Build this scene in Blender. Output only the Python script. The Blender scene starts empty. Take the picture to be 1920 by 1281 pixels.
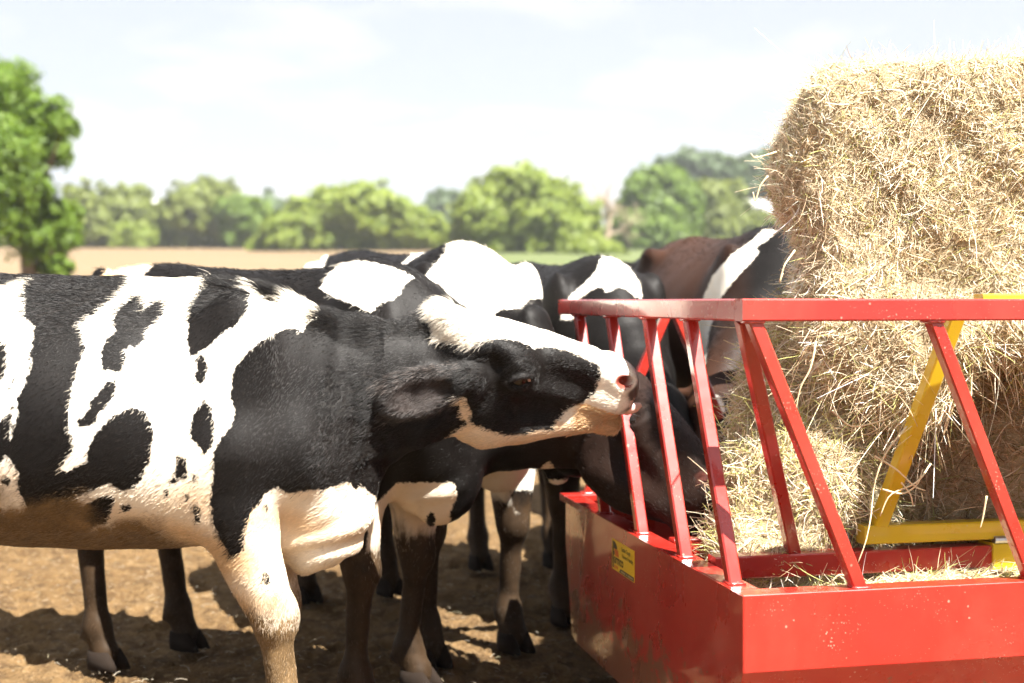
import bpy, math, random, time
import numpy as np
from mathutils import Vector, Matrix, Euler

T0 = time.time()
random.seed(7)
RNG = np.random.default_rng(11)
SC = bpy.context.scene
COL = SC.collection

# ------------------------------------------------------------------ camera, world, sun, exposure
EYE = 1.30            # lens height above the yard
FPX = 2534.0          # focal length in photograph pixels (1920 wide)
cam_data = bpy.data.cameras.new('camera')
cam_data.sensor_width = 36.0
cam_data.lens = FPX / 1920.0 * 36.0
cam_data.shift_y = -75.5 / 1920.0
cam_data.clip_start = 0.05
cam_data.clip_end = 3000.0
cam_data.dof.use_dof = True
cam_data.dof.focus_distance = 3.55
cam_data.dof.aperture_fstop = 2.3
cam = bpy.data.objects.new('camera', cam_data)
COL.objects.link(cam)
cam.location = (0, 0, EYE)
cam.rotation_euler = (math.radians(90), 0, 0)
SC.camera = cam

SUN_EL = math.radians(58.0)
SUN_AZ = math.radians(43.0)          # to the right of straight behind the camera
to_sun = Vector((math.sin(SUN_AZ) * math.cos(SUN_EL), -math.cos(SUN_AZ) * math.cos(SUN_EL), math.sin(SUN_EL)))
world = bpy.data.worlds.new('World')
SC.world = world
world.use_nodes = True
wn = world.node_tree.nodes
wl = world.node_tree.links
wn.clear()
w_out = wn.new('ShaderNodeOutputWorld')
w_bg = wn.new('ShaderNodeBackground')
w_sky = wn.new('ShaderNodeTexSky')
w_sky.sky_type = 'NISHITA'
w_sky.sun_disc = False
w_sky.sun_elevation = SUN_EL
w_sky.sun_rotation = math.atan2(to_sun.x, to_sun.y)
w_sky.altitude = 200
w_sky.air_density = 1.0
w_sky.dust_density = 2.2
w_sky.ozone_density = 1.0
# thin fair-weather cloud, the same all round the sky
w_tc = wn.new('ShaderNodeTexCoord')
w_sep = wn.new('ShaderNodeSeparateXYZ')
wl.new(w_tc.outputs['Generated'], w_sep.inputs[0])
w_z = wn.new('ShaderNodeMath'); w_z.operation = 'ADD'; w_z.inputs[1].default_value = 0.13
wl.new(w_sep.outputs['Z'], w_z.inputs[0])
w_zm = wn.new('ShaderNodeMath'); w_zm.operation = 'MAXIMUM'; w_zm.inputs[1].default_value = 0.03
wl.new(w_z.outputs[0], w_zm.inputs[0])
w_dx = wn.new('ShaderNodeMath'); w_dx.operation = 'DIVIDE'
wl.new(w_sep.outputs['X'], w_dx.inputs[0]); wl.new(w_zm.outputs[0], w_dx.inputs[1])
w_dy = wn.new('ShaderNodeMath'); w_dy.operation = 'DIVIDE'
wl.new(w_sep.outputs['Y'], w_dy.inputs[0]); wl.new(w_zm.outputs[0], w_dy.inputs[1])
w_cmb = wn.new('ShaderNodeCombineXYZ')
wl.new(w_dx.outputs[0], w_cmb.inputs['X']); wl.new(w_dy.outputs[0], w_cmb.inputs['Y'])
w_noise = wn.new('ShaderNodeTexNoise')
w_noise.inputs['Scale'].default_value = 1.7
w_noise.inputs['Detail'].default_value = 7.0
w_noise.inputs['Roughness'].default_value = 0.52
w_noise.inputs['Distortion'].default_value = 0.25
wl.new(w_cmb.outputs[0], w_noise.inputs['Vector'])
w_ramp = wn.new('ShaderNodeValToRGB')
w_ramp.color_ramp.elements[0].position = 0.48
w_ramp.color_ramp.elements[1].position = 0.64
wl.new(w_noise.outputs['Fac'], w_ramp.inputs['Fac'])
w_mix = wn.new('ShaderNodeMix'); w_mix.data_type = 'RGBA'
w_mix.inputs['B'].default_value = (3.85, 3.85, 4.0, 1)      # thin high haze over the whole sky
w_mix.inputs['Factor'].default_value = 0.74
w_cl = wn.new('ShaderNodeMix'); w_cl.data_type = 'RGBA'
w_cl.inputs['B'].default_value = (4.6, 4.58, 4.55, 1)
wl.new(w_sky.outputs[0], w_mix.inputs['A'])
w_fac = wn.new('ShaderNodeMath'); w_fac.operation = 'MULTIPLY'; w_fac.inputs[1].default_value = 0.85
wl.new(w_ramp.outputs['Color'], w_fac.inputs[0])
wl.new(w_fac.outputs[0], w_cl.inputs['Factor'])
wl.new(w_mix.outputs['Result'], w_cl.inputs['A'])
wl.new(w_cl.outputs['Result'], w_bg.inputs['Color'])
w_bg.inputs['Strength'].default_value = 0.05
wl.new(w_bg.outputs[0], w_out.inputs[0])

sun_data = bpy.data.lights.new('sun', 'SUN')
sun_data.energy = 5.0
sun_data.angle = math.radians(0.53)
sun_data.color = (1.0, 0.955, 0.885)
sun = bpy.data.objects.new('sun', sun_data)
COL.objects.link(sun)
sun.rotation_euler = to_sun.to_track_quat('Z', 'Y').to_euler()
sun.location = (6, -6, 12)

SC.view_settings.view_transform = 'Standard'
SC.view_settings.look = 'None'
SC.view_settings.gamma = 1.0
SC.view_settings.use_curve_mapping = False
SC.view_settings.exposure = 2.22
SC.render.engine = 'CYCLES'
SC.cycles.max_bounces = 4
SC.cycles.transparent_max_bounces = 4
SC.cycles.caustics_reflective = False
SC.cycles.caustics_refractive = False
SC.cycles.use_light_tree = False
SC.cycles.use_adaptive_sampling = True
SC.cycles.adaptive_threshold = 0.02
SC.cycles.use_denoising = True
SC.cycles.denoising_prefilter = 'ACCURATE'
try:
    SC.cycles_curves.shape = 'RIBBONS'
    SC.cycles_curves.subdivisions = 1
except Exception:
    pass


def F(px, py, y):
    """World point seen at pixel (px, py) of the photograph at distance y."""
    return np.array(((px - 960.0) / FPX * y, y, EYE + (565.0 - py) / FPX * y))


# ------------------------------------------------------------------ small helpers
def new_empty(name, loc=(0, 0, 0)):
    o = bpy.data.objects.new(name, None)
    COL.objects.link(o)
    o.location = loc
    o.empty_display_size = 0.1
    return o


def tag(o, label=None, category=None, group=None, kind=None):
    if label: o['label'] = label
    if category: o['category'] = category
    if group: o['group'] = group
    if kind: o['kind'] = kind
    return o


def link_mesh(name, verts, faces, mat=None, parent=None, smooth=False):
    me = bpy.data.meshes.new(name)
    verts = np.asarray(verts, dtype=np.float32)
    if isinstance(faces, np.ndarray) and faces.ndim == 2:
        n, k = faces.shape
        me.vertices.add(len(verts)); me.vertices.foreach_set('co', verts.ravel())
        me.loops.add(n * k); me.loops.foreach_set('vertex_index', faces.astype(np.int32).ravel())
        me.polygons.add(n)
        me.polygons.foreach_set('loop_start', np.arange(0, n * k, k, dtype=np.int32))
        me.polygons.foreach_set('loop_total', np.full(n, k, dtype=np.int32))
        me.update(calc_edges=True)
        me.validate()
    else:
        me.from_pydata([tuple(v) for v in verts], [], [tuple(f) for f in faces])
        me.update()
    if smooth:
        me.polygons.foreach_set('use_smooth', np.ones(len(me.polygons), dtype=bool))
    if mat: me.materials.append(mat)
    o = bpy.data.objects.new(name, me)
    COL.objects.link(o)
    if parent is not None:
        o.parent = parent
        o.matrix_parent_inverse = Matrix.Translation(-parent.location)
    return o


def put_attr(me, name, values):
    a = me.attributes.new(name, 'FLOAT', 'POINT')
    a.data.foreach_set('value', np.asarray(values, dtype=np.float32))


def link_strands(name, pts, radii, cols, mat, parent=None):
    """pts n x k x 3 strands drawn as hair curves; radii n x k; cols n x 3."""
    n, k, _ = pts.shape
    cu = bpy.data.hair_curves.new(name)
    cu.add_curves([k] * n)
    cu.attributes['position'].data.foreach_set('vector', pts.astype(np.float32).ravel())
    ra = cu.attributes.get('radius') or cu.attributes.new('radius', 'FLOAT', 'POINT')
    ra.data.foreach_set('value', radii.astype(np.float32).ravel())
    ca = cu.attributes.new('tint', 'FLOAT_COLOR', 'POINT')
    c4 = np.ones((n, k, 4), dtype=np.float32)
    c4[:, :, :3] = cols[:, None, :]
    ca.data.foreach_set('color', c4.ravel())
    cu.materials.append(mat)
    o = bpy.data.objects.new(name, cu)
    COL.objects.link(o)
    if parent is not None:
        o.parent = parent
        o.matrix_parent_inverse = Matrix.Translation(-parent.location)
    return o


# ------------------------------------------------------------------ materials
class NT:
    def __init__(self, name):
        self.m = bpy.data.materials.new(name)
        self.m.use_nodes = True
        self.n = self.m.node_tree.nodes
        self.l = self.m.node_tree.links
        self.b = self.n['Principled BSDF']
        self.out = self.n['Material Output']

    def set(self, **kw):
        for k, v in kw.items():
            self.b.inputs[k.replace('_', ' ')].default_value = v
        return self

    def node(self, typ, **kw):
        nd = self.n.new(typ)
        for k, v in kw.items():
            setattr(nd, k, v)
        return nd

    def link(self, a, b):
        self.l.new(a, b)

    def coord(self, which='Object'):
        if not hasattr(self, '_tc'):
            self._tc = self.node('ShaderNodeTexCoord')
        return self._tc.outputs[which]

    def noise(self, scale, detail=4, rough=0.55, dist=0.0, vec=None):
        nd = self.node('ShaderNodeTexNoise')
        nd.inputs['Scale'].default_value = scale
        nd.inputs['Detail'].default_value = detail
        nd.inputs['Roughness'].default_value = rough
        nd.inputs['Distortion'].default_value = dist
        self.link(vec if vec is not None else self.coord(), nd.inputs['Vector'])
        return nd.outputs['Fac']

    def scaled(self, sx, sy, sz, vec=None):
        nd = self.node('ShaderNodeMapping')
        nd.inputs['Scale'].default_value = (sx, sy, sz)
        self.link(vec if vec is not None else self.coord(), nd.inputs['Vector'])
        return nd.outputs[0]

    def attr(self, name):
        nd = self.node('ShaderNodeAttribute')
        nd.attribute_name = name
        return nd

    def ramp(self, fac, stops):
        nd = self.node('ShaderNodeValToRGB')
        el = nd.color_ramp.elements
        while len(el) > 1: el.remove(el[-1])
        for i, (p, c) in enumerate(stops):
            e = el[0] if i == 0 else el.new(p)
            e.position = p
            e.color = (*c, 1) if len(c) == 3 else c
        self.link(fac, nd.inputs[0])
        return nd.outputs[0]

    def math(self, op, a, b=None, clamp=False):
        nd = self.node('ShaderNodeMath', operation=op)
        nd.use_clamp = clamp
        for i, v in enumerate((a, b)):
            if v is None: continue
            if isinstance(v, (int, float)): nd.inputs[i].default_value = v
            else: self.link(v, nd.inputs[i])
        return nd.outputs[0]

    def mix(self, fac, a, b):
        nd = self.node('ShaderNodeMix', data_type='RGBA')
        for key, v in (('Factor', fac), ('A', a), ('B', b)):
            if isinstance(v, (int, float)): nd.inputs[key].default_value = v
            elif isinstance(v, tuple): nd.inputs[key].default_value = (*v, 1) if len(v) == 3 else v
            else: self.link(v, nd.inputs[key])
        return nd.outputs['Result']

    def color(self, c):
        if isinstance(c, tuple): self.b.inputs['Base Color'].default_value = (*c, 1)
        else: self.link(c, self.b.inputs['Base Color'])
        return self

    def rough(self, r):
        if isinstance(r, (int, float)): self.b.inputs['Roughness'].default_value = r
        else: self.link(r, self.b.inputs['Roughness'])
        return self

    def bump(self, h, strength=0.3, dist=0.01):
        nd = self.node('ShaderNodeBump')
        nd.inputs['Strength'].default_value = strength
        nd.inputs['Distance'].default_value = dist
        self.link(h, nd.inputs['Height'])
        self.link(nd.outputs[0], self.b.inputs['Normal'])
        return self


def paint_material(name, base, dark, specks=True):
    t = NT(name)
    n1 = t.noise(3.0, 3)
    c = t.mix(t.ramp(n1, [(0.35, (0, 0, 0)), (0.7, (1, 1, 1))]), base, dark)
    if specks:   # dried splashes and dust spots
        v = t.node('ShaderNodeTexVoronoi'); v.inputs['Scale'].default_value = 42.0
        t.link(t.coord(), v.inputs['Vector'])
        nn = t.noise(7.0, 3)
        lim = t.math('MULTIPLY', t.math('SUBTRACT', nn, 0.42, True), 0.62)
        sp = t.math('LESS_THAN', v.outputs['Distance'], lim)
        v2 = t.node('ShaderNodeTexVoronoi'); v2.inputs['Scale'].default_value = 120.0
        t.link(t.coord(), v2.inputs['Vector'])
        sp2 = t.math('LESS_THAN', v2.outputs['Distance'], t.math('MULTIPLY', t.math('SUBTRACT', t.noise(11.0, 2), 0.45, True), 0.9))
        fac = t.math('MULTIPLY', t.math('ADD', sp, sp2, True), 0.4)
        c = t.mix(fac, c, (0.50, 0.36, 0.27))
        film = t.math('MULTIPLY', t.math('SUBTRACT', t.noise(2.2, 6, 0.65, 0.4, t.scaled(1, 1, 0.45)), 0.48, True), 0.32)
        c = t.mix(film, c, (0.46, 0.30, 0.2))
        scr = t.math('GREATER_THAN', t.noise(16.0, 6, 0.75, 0.6, t.scaled(0.5, 0.5, 1.6)), 0.70)
        c = t.mix(t.math('MULTIPLY', scr, 0.55), c, (0.62, 0.45, 0.40))
        rub = t.math('GREATER_THAN', t.noise(9.0, 7, 0.8), 0.715)
        c = t.mix(t.math('MULTIPLY', rub, 0.8), c, (0.10, 0.05, 0.035))
    if specks:   # dried mud thrown up on the lower sheets
        sep = t.node('ShaderNodeSeparateXYZ'); t.link(t.coord(), sep.inputs[0])
        low = t.math('MULTIPLY', t.math('SUBTRACT', 0.56, sep.outputs['Z']), 1.1, True)
        spl = t.math('GREATER_THAN', t.math('ADD', t.noise(13.0, 8, 0.75, 0.5), low), 0.80)
        c = t.mix(t.math('MULTIPLY', spl, 0.75), c, (0.13, 0.08, 0.04))
    t.color(c)
    r = t.ramp(t.noise(5.0, 5), [(0.3, (0.22, 0.22, 0.22)), (0.75, (0.38, 0.38, 0.38))])
    t.rough(r)
    t.set(Coat_Weight=0.7, Coat_Roughness=0.05)
    t.bump(t.noise(26.0, 2), 0.05, 0.004)
    return t.m


RED = paint_material('red_enamel', (0.38, 0.022, 0.014), (0.33, 0.016, 0.011))
YELLOW = paint_material('yellow_enamel', (0.62, 0.42, 0.012), (0.55, 0.36, 0.009))


def steel_material():
    t = NT('bright_steel').set(Metallic=1.0).color((0.55, 0.53, 0.5)).rough(0.35)
    return t.m


STEEL = steel_material()


def coat_material(name, black, white, mudcol):
    t = NT(name)
    tan = t.attr('tan').outputs['Fac']
    sd = t.attr('coat').outputs['Fac']
    jag = t.math('MULTIPLY', t.math('SUBTRACT', t.noise(85.0, 3, 0.6), 0.5), 0.022)
    f = t.math('ADD', t.math('MULTIPLY', t.math('ADD', sd, jag), 220.0), 0.5, True)
    tone = t.noise(6.0, 4)
    brown = t.attr('brown').outputs['Fac']
    bl = t.mix(t.ramp(tone, [(0.35, (0, 0, 0)), (0.75, (1, 1, 1))]), black, tuple(min(1, c * 1.9) for c in black))
    bl = t.mix(brown, bl, (0.055, 0.022, 0.011))
    wh = t.mix(t.ramp(t.noise(9.0, 4), [(0.4, (0, 0, 0)), (0.8, (1, 1, 1))]), white, tuple(c * k for c, k in zip(white, (0.95, 0.88, 0.76))))
    wh = t.mix(tan, wh, (0.52, 0.33, 0.16))
    c = t.mix(f, wh, bl)
    c = t.mix(t.attr('pink').outputs['Fac'], c, (0.22, 0.045, 0.03))
    c = t.mix(t.attr('ear').outputs['Fac'], c, (0.030, 0.021, 0.018))
    mud = t.attr('mud').outputs['Fac']
    mn = t.math('ADD', t.math('MULTIPLY', mud, 2.7), t.math('MULTIPLY', t.math('SUBTRACT', t.noise(11.0, 7, 0.7, 0.8, t.scaled(1.6, 1, 0.7)), 0.5), 3.6))
    mfac = t.math('MULTIPLY', t.math('SUBTRACT', mn, 0.42, True), t.math('MULTIPLY', mud, 2.0, True), True)
    mudlow = t.attr('mud').outputs['Fac']
    mtone = t.mix(t.ramp(t.noise(22.0, 4), [(0.35, (0, 0, 0)), (0.7, (1, 1, 1))]), mudcol, tuple(c * 0.42 for c in mudcol))
    mtone = t.mix(t.math('MULTIPLY', t.math('SUBTRACT', mudlow, 0.6, True), 1.6), mtone, tuple(c * 0.4 for c in mudcol))
    c = t.mix(mfac, c, mtone)
    skin = t.attr('nose').outputs['Fac']
    spot = t.ramp(t.noise(38.0, 3), [(0.36, (0.55, 0.36, 0.30)), (0.44, (0.085, 0.06, 0.055))])
    c = t.mix(skin, c, spot)
    t.color(c)
    t.rough(t.mix(skin, t.mix(f, (0.7, 0.7, 0.7), (0.54, 0.54, 0.54)), (0.38, 0.38, 0.38)))
    t.b.inputs['Specular IOR Level'].default_value = 0.12
    t.bump(t.math('ADD', t.noise(190.0, 2, 0.6), t.math('MULTIPLY', t.noise(22.0, 2), 0.8)), 0.16, 0.004)
    return t.m


def strand_material(name, rough=0.45, transl=0.0, spec=0.4):
    t = NT(name)
    a = t.attr('tint')
    t.color(a.outputs['Color']).rough(rough)
    t.b.inputs['Specular IOR Level'].default_value = spec
    if transl > 0:
        tr = t.node('ShaderNodeBsdfTranslucent')
        t.link(a.outputs['Color'], tr.inputs['Color'])
        mx = t.node('ShaderNodeMixShader'); mx.inputs[0].default_value = transl
        t.link(t.b.outputs[0], mx.inputs[1]); t.link(tr.outputs[0], mx.inputs[2])
        t.link(mx.outputs[0], t.out.inputs[0])
    return t.m


WHITE_COAT = (0.78, 0.74, 0.66)
BLACK_COAT = (0.0042, 0.0035, 0.0032)
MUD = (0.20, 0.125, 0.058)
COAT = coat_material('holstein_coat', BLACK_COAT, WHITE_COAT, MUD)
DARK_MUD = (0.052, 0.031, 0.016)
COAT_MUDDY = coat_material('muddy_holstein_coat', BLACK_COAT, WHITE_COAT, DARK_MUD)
FUR = strand_material('short_fur', 0.38, 0.0, 0.30)
STRAW = strand_material('dry_straw', 0.55, 0.22, 0.35)
HOOF = NT('dark_hoof').color((0.016, 0.011, 0.008)).rough(0.9).set(Specular_IOR_Level=0.1).m
EYE_M = NT('wet_eye').color((0.012, 0.008, 0.006)).rough(0.04).m
SCLERA = NT('pink_eye_corner').color((0.62, 0.36, 0.30)).rough(0.25).m
LID = NT('black_eyelid').color((0.018, 0.014, 0.012)).rough(0.42).m
TONGUE = NT('pale_tongue').color((0.72, 0.46, 0.42)).rough(0.35).m
NOSTRIL = NT('pink_nostril').color((0.42, 0.10, 0.07)).rough(0.4).m
TAG = NT('yellow_tag').color((0.75, 0.55, 0.02)).rough(0.4).m

# ------------------------------------------------------------------ terrain height
def terrain(x, y):
    x = np.asarray(x, float); y = np.asarray(y, float)
    s = np.clip((y - 9.0) / 8.0, 0, 1)
    ramp = s * s * (3 - 2 * s)
    h = ramp * 0.052 * (y - 12.0)
    h = np.where(y > 175, 0.052 * 163 + (y - 175) * 0.012, h)
    h = np.where(h < 0, 0, h)
    h = h + 0.05 * np.sin(x * 0.11 + 1.3) * np.clip((y - 20) / 30, 0, 1)
    return h


# ------------------------------------------------------------------ distance-field modelling of animals
def unit(v):
    v = np.asarray(v, float)
    return v / np.linalg.norm(v)


def spline(xs, ys):
    """Smooth interpolation through stations (monotone cubic)."""
    xs = np.asarray(xs, float); ys = np.asarray(ys, float)
    h = np.diff(xs); d = np.diff(ys) / h
    m = np.zeros_like(ys)
    m[1:-1] = np.where(d[:-1] * d[1:] > 0, 2 * d[:-1] * d[1:] / (d[:-1] + d[1:] + 1e-12), 0)
    m[0] = d[0]; m[-1] = d[-1]

    def f(q):
        q = np.clip(q, xs[0], xs[-1])
        i = np.clip(np.searchsorted(xs, q) - 1, 0, len(xs) - 2)
        t = (q - xs[i]) / h[i]
        t2 = t * t; t3 = t2 * t
        return ((2 * t3 - 3 * t2 + 1) * ys[i] + (t3 - 2 * t2 + t) * h[i] * m[i]
                + (-2 * t3 + 3 * t2) * ys[i + 1] + (t3 - t2) * h[i] * m[i + 1])
    return f


class Field:
    def __init__(self, xs, ys, zs):
        self.ax = [np.asarray(a, np.float32) for a in (xs, ys, zs)]
        self.f = np.full((len(xs), len(ys), len(zs)), 9.0, np.float32)

    def block(self, lo, hi):
        sl = []
        for a, l, h in zip(self.ax, lo, hi):
            i = max(0, int(np.searchsorted(a, l)) - 1); j = min(len(a), int(np.searchsorted(a, h)) + 1)
            if j <= i: return None
            sl.append(slice(i, j))
        g = np.meshgrid(*[a[s] for a, s in zip(self.ax, sl)], indexing='ij')
        return tuple(sl), g

    def blend(self, sl, d, k, sub=False):
        a = self.f[sl]
        if sub:
            d = -d
            h = np.clip(0.5 - 0.5 * (d - a) / k, 0, 1)
            self.f[sl] = d * (1 - h) + a * h + k * h * (1 - h)
        else:
            h = np.clip(0.5 + 0.5 * (d - a) / k, 0, 1)
            self.f[sl] = d * (1 - h) + a * h - k * h * (1 - h)

    def cone(self, a, b, ra, rb, k=0.03, sub=False):
        a = np.asarray(a, float); b = np.asarray(b, float)
        m = max(ra, rb) + k + 0.03
        r = self.block(np.minimum(a, b) - m, np.maximum(a, b) + m)
        if r is None: return
        sl, (X, Y, Z) = r
        ab = b - a; L2 = ab @ ab + 1e-12
        px, py, pz = X - a[0], Y - a[1], Z - a[2]
        t = np.clip((px * ab[0] + py * ab[1] + pz * ab[2]) / L2, 0, 1)
        d = np.sqrt((px - t * ab[0]) ** 2 + (py - t * ab[1]) ** 2 + (pz - t * ab[2]) ** 2) - (ra + (rb - ra) * t)
        self.blend(sl, d, k, sub)

    def chain(self, pts, rads, k=0.03):
        for i in range(len(pts) - 1):
            self.cone(pts[i], pts[i + 1], rads[i], rads[i + 1], k)

    def ell(self, c, r, R=None, k=0.04, sub=False):
        c = np.asarray(c, float); r = np.asarray(r, float)
        R = np.eye(3) if R is None else np.asarray(R, float)
        ext = np.sqrt((R ** 2) @ (r ** 2)) + k + 0.03
        q = self.block(c - ext, c + ext)
        if q is None: return
        sl, (X, Y, Z) = q
        px, py, pz = X - c[0], Y - c[1], Z - c[2]
        s0 = (px * R[0, 0] + py * R[1, 0] + pz * R[2, 0])
        s1 = (px * R[0, 1] + py * R[1, 1] + pz * R[2, 1])
        s2 = (px * R[0, 2] + py * R[1, 2] + pz * R[2, 2])
        k0 = np.sqrt((s0 / r[0]) ** 2 + (s1 / r[1]) ** 2 + (s2 / r[2]) ** 2)
        k1 = np.sqrt((s0 / r[0] ** 2) ** 2 + (s1 / r[1] ** 2) ** 2 + (s2 / r[2] ** 2) ** 2) + 1e-6
        self.blend(sl, k0 * (k0 - 1) / k1, k, sub)

    def loft(self, o, R, st, k=0.05, wl=0.5, pu=2.0, pd=2.0):
        """Sections along axis R[:,0]; lateral R[:,1]; up R[:,2]. st rows: a, top, bottom, half width."""
        o = np.asarray(o, float); R = np.asarray(R, float)
        st = np.asarray(st, float)
        fa = [spline(st[:, 0], st[:, i]) for i in (1, 2, 3)]
        corners = []
        for a, t, b, w in st:
            for zz in (t, b):
                for ww in (w, -w):
                    corners.append(o + R @ np.array((a, ww, zz)))
        corners = np.array(corners)
        m = k + 0.05
        q = self.block(corners.min(0) - m, corners.max(0) + m)
        if q is None: return
        sl, (X, Y, Z) = q
        px, py, pz = X - o[0], Y - o[1], Z - o[2]
        a = px * R[0, 0] + py * R[1, 0] + pz * R[2, 0]
        v = px * R[0, 1] + py * R[1, 1] + pz * R[2, 1]
        w = px * R[0, 2] + py * R[1, 2] + pz * R[2, 2]
        lut = np.linspace(st[0, 0], st[-1, 0], 400)
        top, bot, hw = [np.interp(a, lut, f(lut)) for f in fa]
        lev = wl if not callable(wl) else wl(a)
        zc = bot + (top - bot) * lev
        up = np.maximum(top - zc, 0.01); dn = np.maximum(zc - bot, 0.01)
        hw = np.maximum(hw, 0.01)
        isup = w > zc
        hh = np.where(isup, up, dn)
        e = np.abs(w - zc) / hh
        g = np.abs(v) / hw
        ru = (np.power(e, pu) + np.power(g, pu)) ** (1 / pu)
        if pd != pu:
            rd = (np.power(e, pd) + np.power(g, pd)) ** (1 / pd)
            ru = np.where(isup, ru, rd)
        sc = np.where(ru > 1e-6, np.sqrt((w - zc) ** 2 + v ** 2) / np.maximum(ru, 1e-6), np.minimum(hw, hh))
        d = (ru - 1) * np.clip(sc, 0.01, 0.6)
        da = np.maximum(st[0, 0] - a, a - st[-1, 0])
        d = np.where(da > 0, np.hypot(np.maximum(d, 0), da), d)
        self.blend(sl, d, k)

    def mesh(self):
        Fv = self.f
        ins = Fv < 0
        c = np.zeros(tuple(s - 1 for s in Fv.shape), np.int8)
        offs = [(i, j, k) for i in (0, 1) for j in (0, 1) for k in (0, 1)]
        nx, ny, nz = c.shape
        for i, j, k in offs:
            c += ins[i:i + nx, j:j + ny, k:k + nz]
        mixed = (c > 0) & (c < 8)
        I, J, K = np.nonzero(mixed)
        idx = np.full(c.shape, -1, np.int64)
        idx[I, J, K] = np.arange(len(I))
        val = {o: Fv[I + o[0], J + o[1], K + o[2]] for o in offs}
        pos = np.zeros((len(I), 3)); cnt = np.zeros(len(I))
        ax = self.ax
        for o in offs:
            for d in range(3):
                if o[d] == 1: continue
                p = list(o); p[d] = 1; p = tuple(p)
                fa, fb = val[o], val[p]
                cr = (fa < 0) != (fb < 0)
                t = np.where(cr, fa / np.where(cr, fa - fb, 1), 0)
                base = np.stack([ax[0][I + o[0]], ax[1][J + o[1]], ax[2][K + o[2]]], 1).astype(float)
                end = [ax[0][I + o[0]], ax[1][J + o[1]], ax[2][K + o[2]]]
                end[d] = ax[d][(I, J, K)[d] + 1]
                base[:, d] += t * (end[d] - base[:, d])
                pos += base * cr[:, None]; cnt += cr
        pos /= np.maximum(cnt, 1)[:, None]
        faces = []
        for d in range(3):
            a = [slice(None)] * 3; b = [slice(None)] * 3
            a[d] = slice(0, -1); b[d] = slice(1, None)
            diff = ins[tuple(a)] != ins[tuple(b)]
            e1, e2 = [x for x in range(3) if x != d]
            E = np.array(np.nonzero(diff))
            ok = (E[e1] > 0) & (E[e2] > 0) & (E[e1] < c.shape[e1]) & (E[e2] < c.shape[e2])
            E = E[:, ok]
            flip = ins[tuple(a)][tuple(E)]

            def cell(u, w):
                q = E.copy(); q[e1] -= u; q[e2] -= w
                return idx[tuple(q)]
            q = np.stack([cell(1, 1), cell(0, 1), cell(0, 0), cell(1, 0)], 1)
            if d == 1: flip = ~flip
            q[~flip] = q[~flip][:, ::-1]
            faces.append(q)
        faces = np.concatenate(faces)
        faces = faces[(faces >= 0).all(1)]
        return pos, faces


def relax(v, f, n=2, lam=0.5):
    e = np.concatenate([f[:, [0, 1]], f[:, [1, 2]], f[:, [2, 3]], f[:, [3, 0]]])
    for _ in range(n):
        s = np.zeros_like(v); c = np.zeros(len(v))
        for i in range(3):
            s[:, i] = np.bincount(e[:, 0], v[e[:, 1], i], len(v)) + np.bincount(e[:, 1], v[e[:, 0], i], len(v))
        c = np.bincount(e[:, 0], minlength=len(v)) + np.bincount(e[:, 1], minlength=len(v))
        v = v + lam * (s / np.maximum(c, 1)[:, None] - v)
    return v


def vnormals(v, f):
    n = np.cross(v[f[:, 2]] - v[f[:, 0]], v[f[:, 3]] - v[f[:, 1]])
    o = np.zeros_like(v)
    for i in range(4):
        for c in range(3):
            o[:, c] += np.bincount(f[:, i], n[:, c], len(v))
    return o / np.maximum(np.linalg.norm(o, axis=1), 1e-9)[:, None]


def poly_sd(P, poly):
    """Signed distance to polygon, positive inside; P n x 2."""
    poly = np.asarray(poly, float)
    A = poly; B = np.roll(poly, -1, 0)
    best = np.full(len(P), 1e9); inside = np.zeros(len(P), bool)
    for a, b in zip(A, B):
        ab = b - a
        t = np.clip(((P - a) @ ab) / (ab @ ab + 1e-9), 0, 1)
        d = P - a - t[:, None] * ab
        best = np.minimum(best, (d ** 2).sum(1))
        cond = (a[1] > P[:, 1]) != (b[1] > P[:, 1])
        xi = a[0] + (P[:, 1] - a[1]) / (b[1] - a[1] + 1e-12) * ab[0]
        inside ^= cond & (P[:, 0] < xi)
    return np.where(inside, 1, -1) * np.sqrt(best)


def spot(cx, cy, rx, ry, n=9, rot=0.0):
    return [(cx + rx * math.cos(t) * math.cos(rot) - ry * math.sin(t) * math.sin(rot),
             cy + rx * math.cos(t) * math.sin(rot) + ry * math.sin(t) * math.cos(rot))
            for t in [2 * math.pi * i / n for i in range(n)]]


def side_view(W):
    """Flank-view coordinates of world points (the markings below are charted in this view of the herd)."""
    y = np.maximum(W[:, 1], 0.5)
    return np.stack([960 + FPX * W[:, 0] / y, 565 - FPX * (W[:, 2] - EYE) / y], 1)


def coat_distance(W, base_black, layers):
    """Distance in metres to the nearest edge of the markings: positive on black hair, negative on white."""
    P = side_view(W)
    s = np.full(len(W), 60.0 if base_black else -60.0)
    for col, poly in layers:
        d = poly_sd(P, poly)
        s = np.maximum(s, d) if col == 'b' else np.minimum(s, -d)
    return np.clip(s, -60, 60) / FPX * np.maximum(W[:, 1], 0.5)


def axis(lo, hi, step, fine=None, fstep=None):
    """Grid positions from lo to hi, denser inside the fine range."""
    if fine is None or fine[1] <= fine[0]:
        return np.arange(lo, hi + step, step)
    a = np.arange(lo, max(lo, fine[0]), step)
    b = np.arange(fine[0], fine[1], fstep)
    c = np.arange(fine[1], hi + step, step)
    return np.unique(np.round(np.concatenate([a, b, c]), 6))


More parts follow.
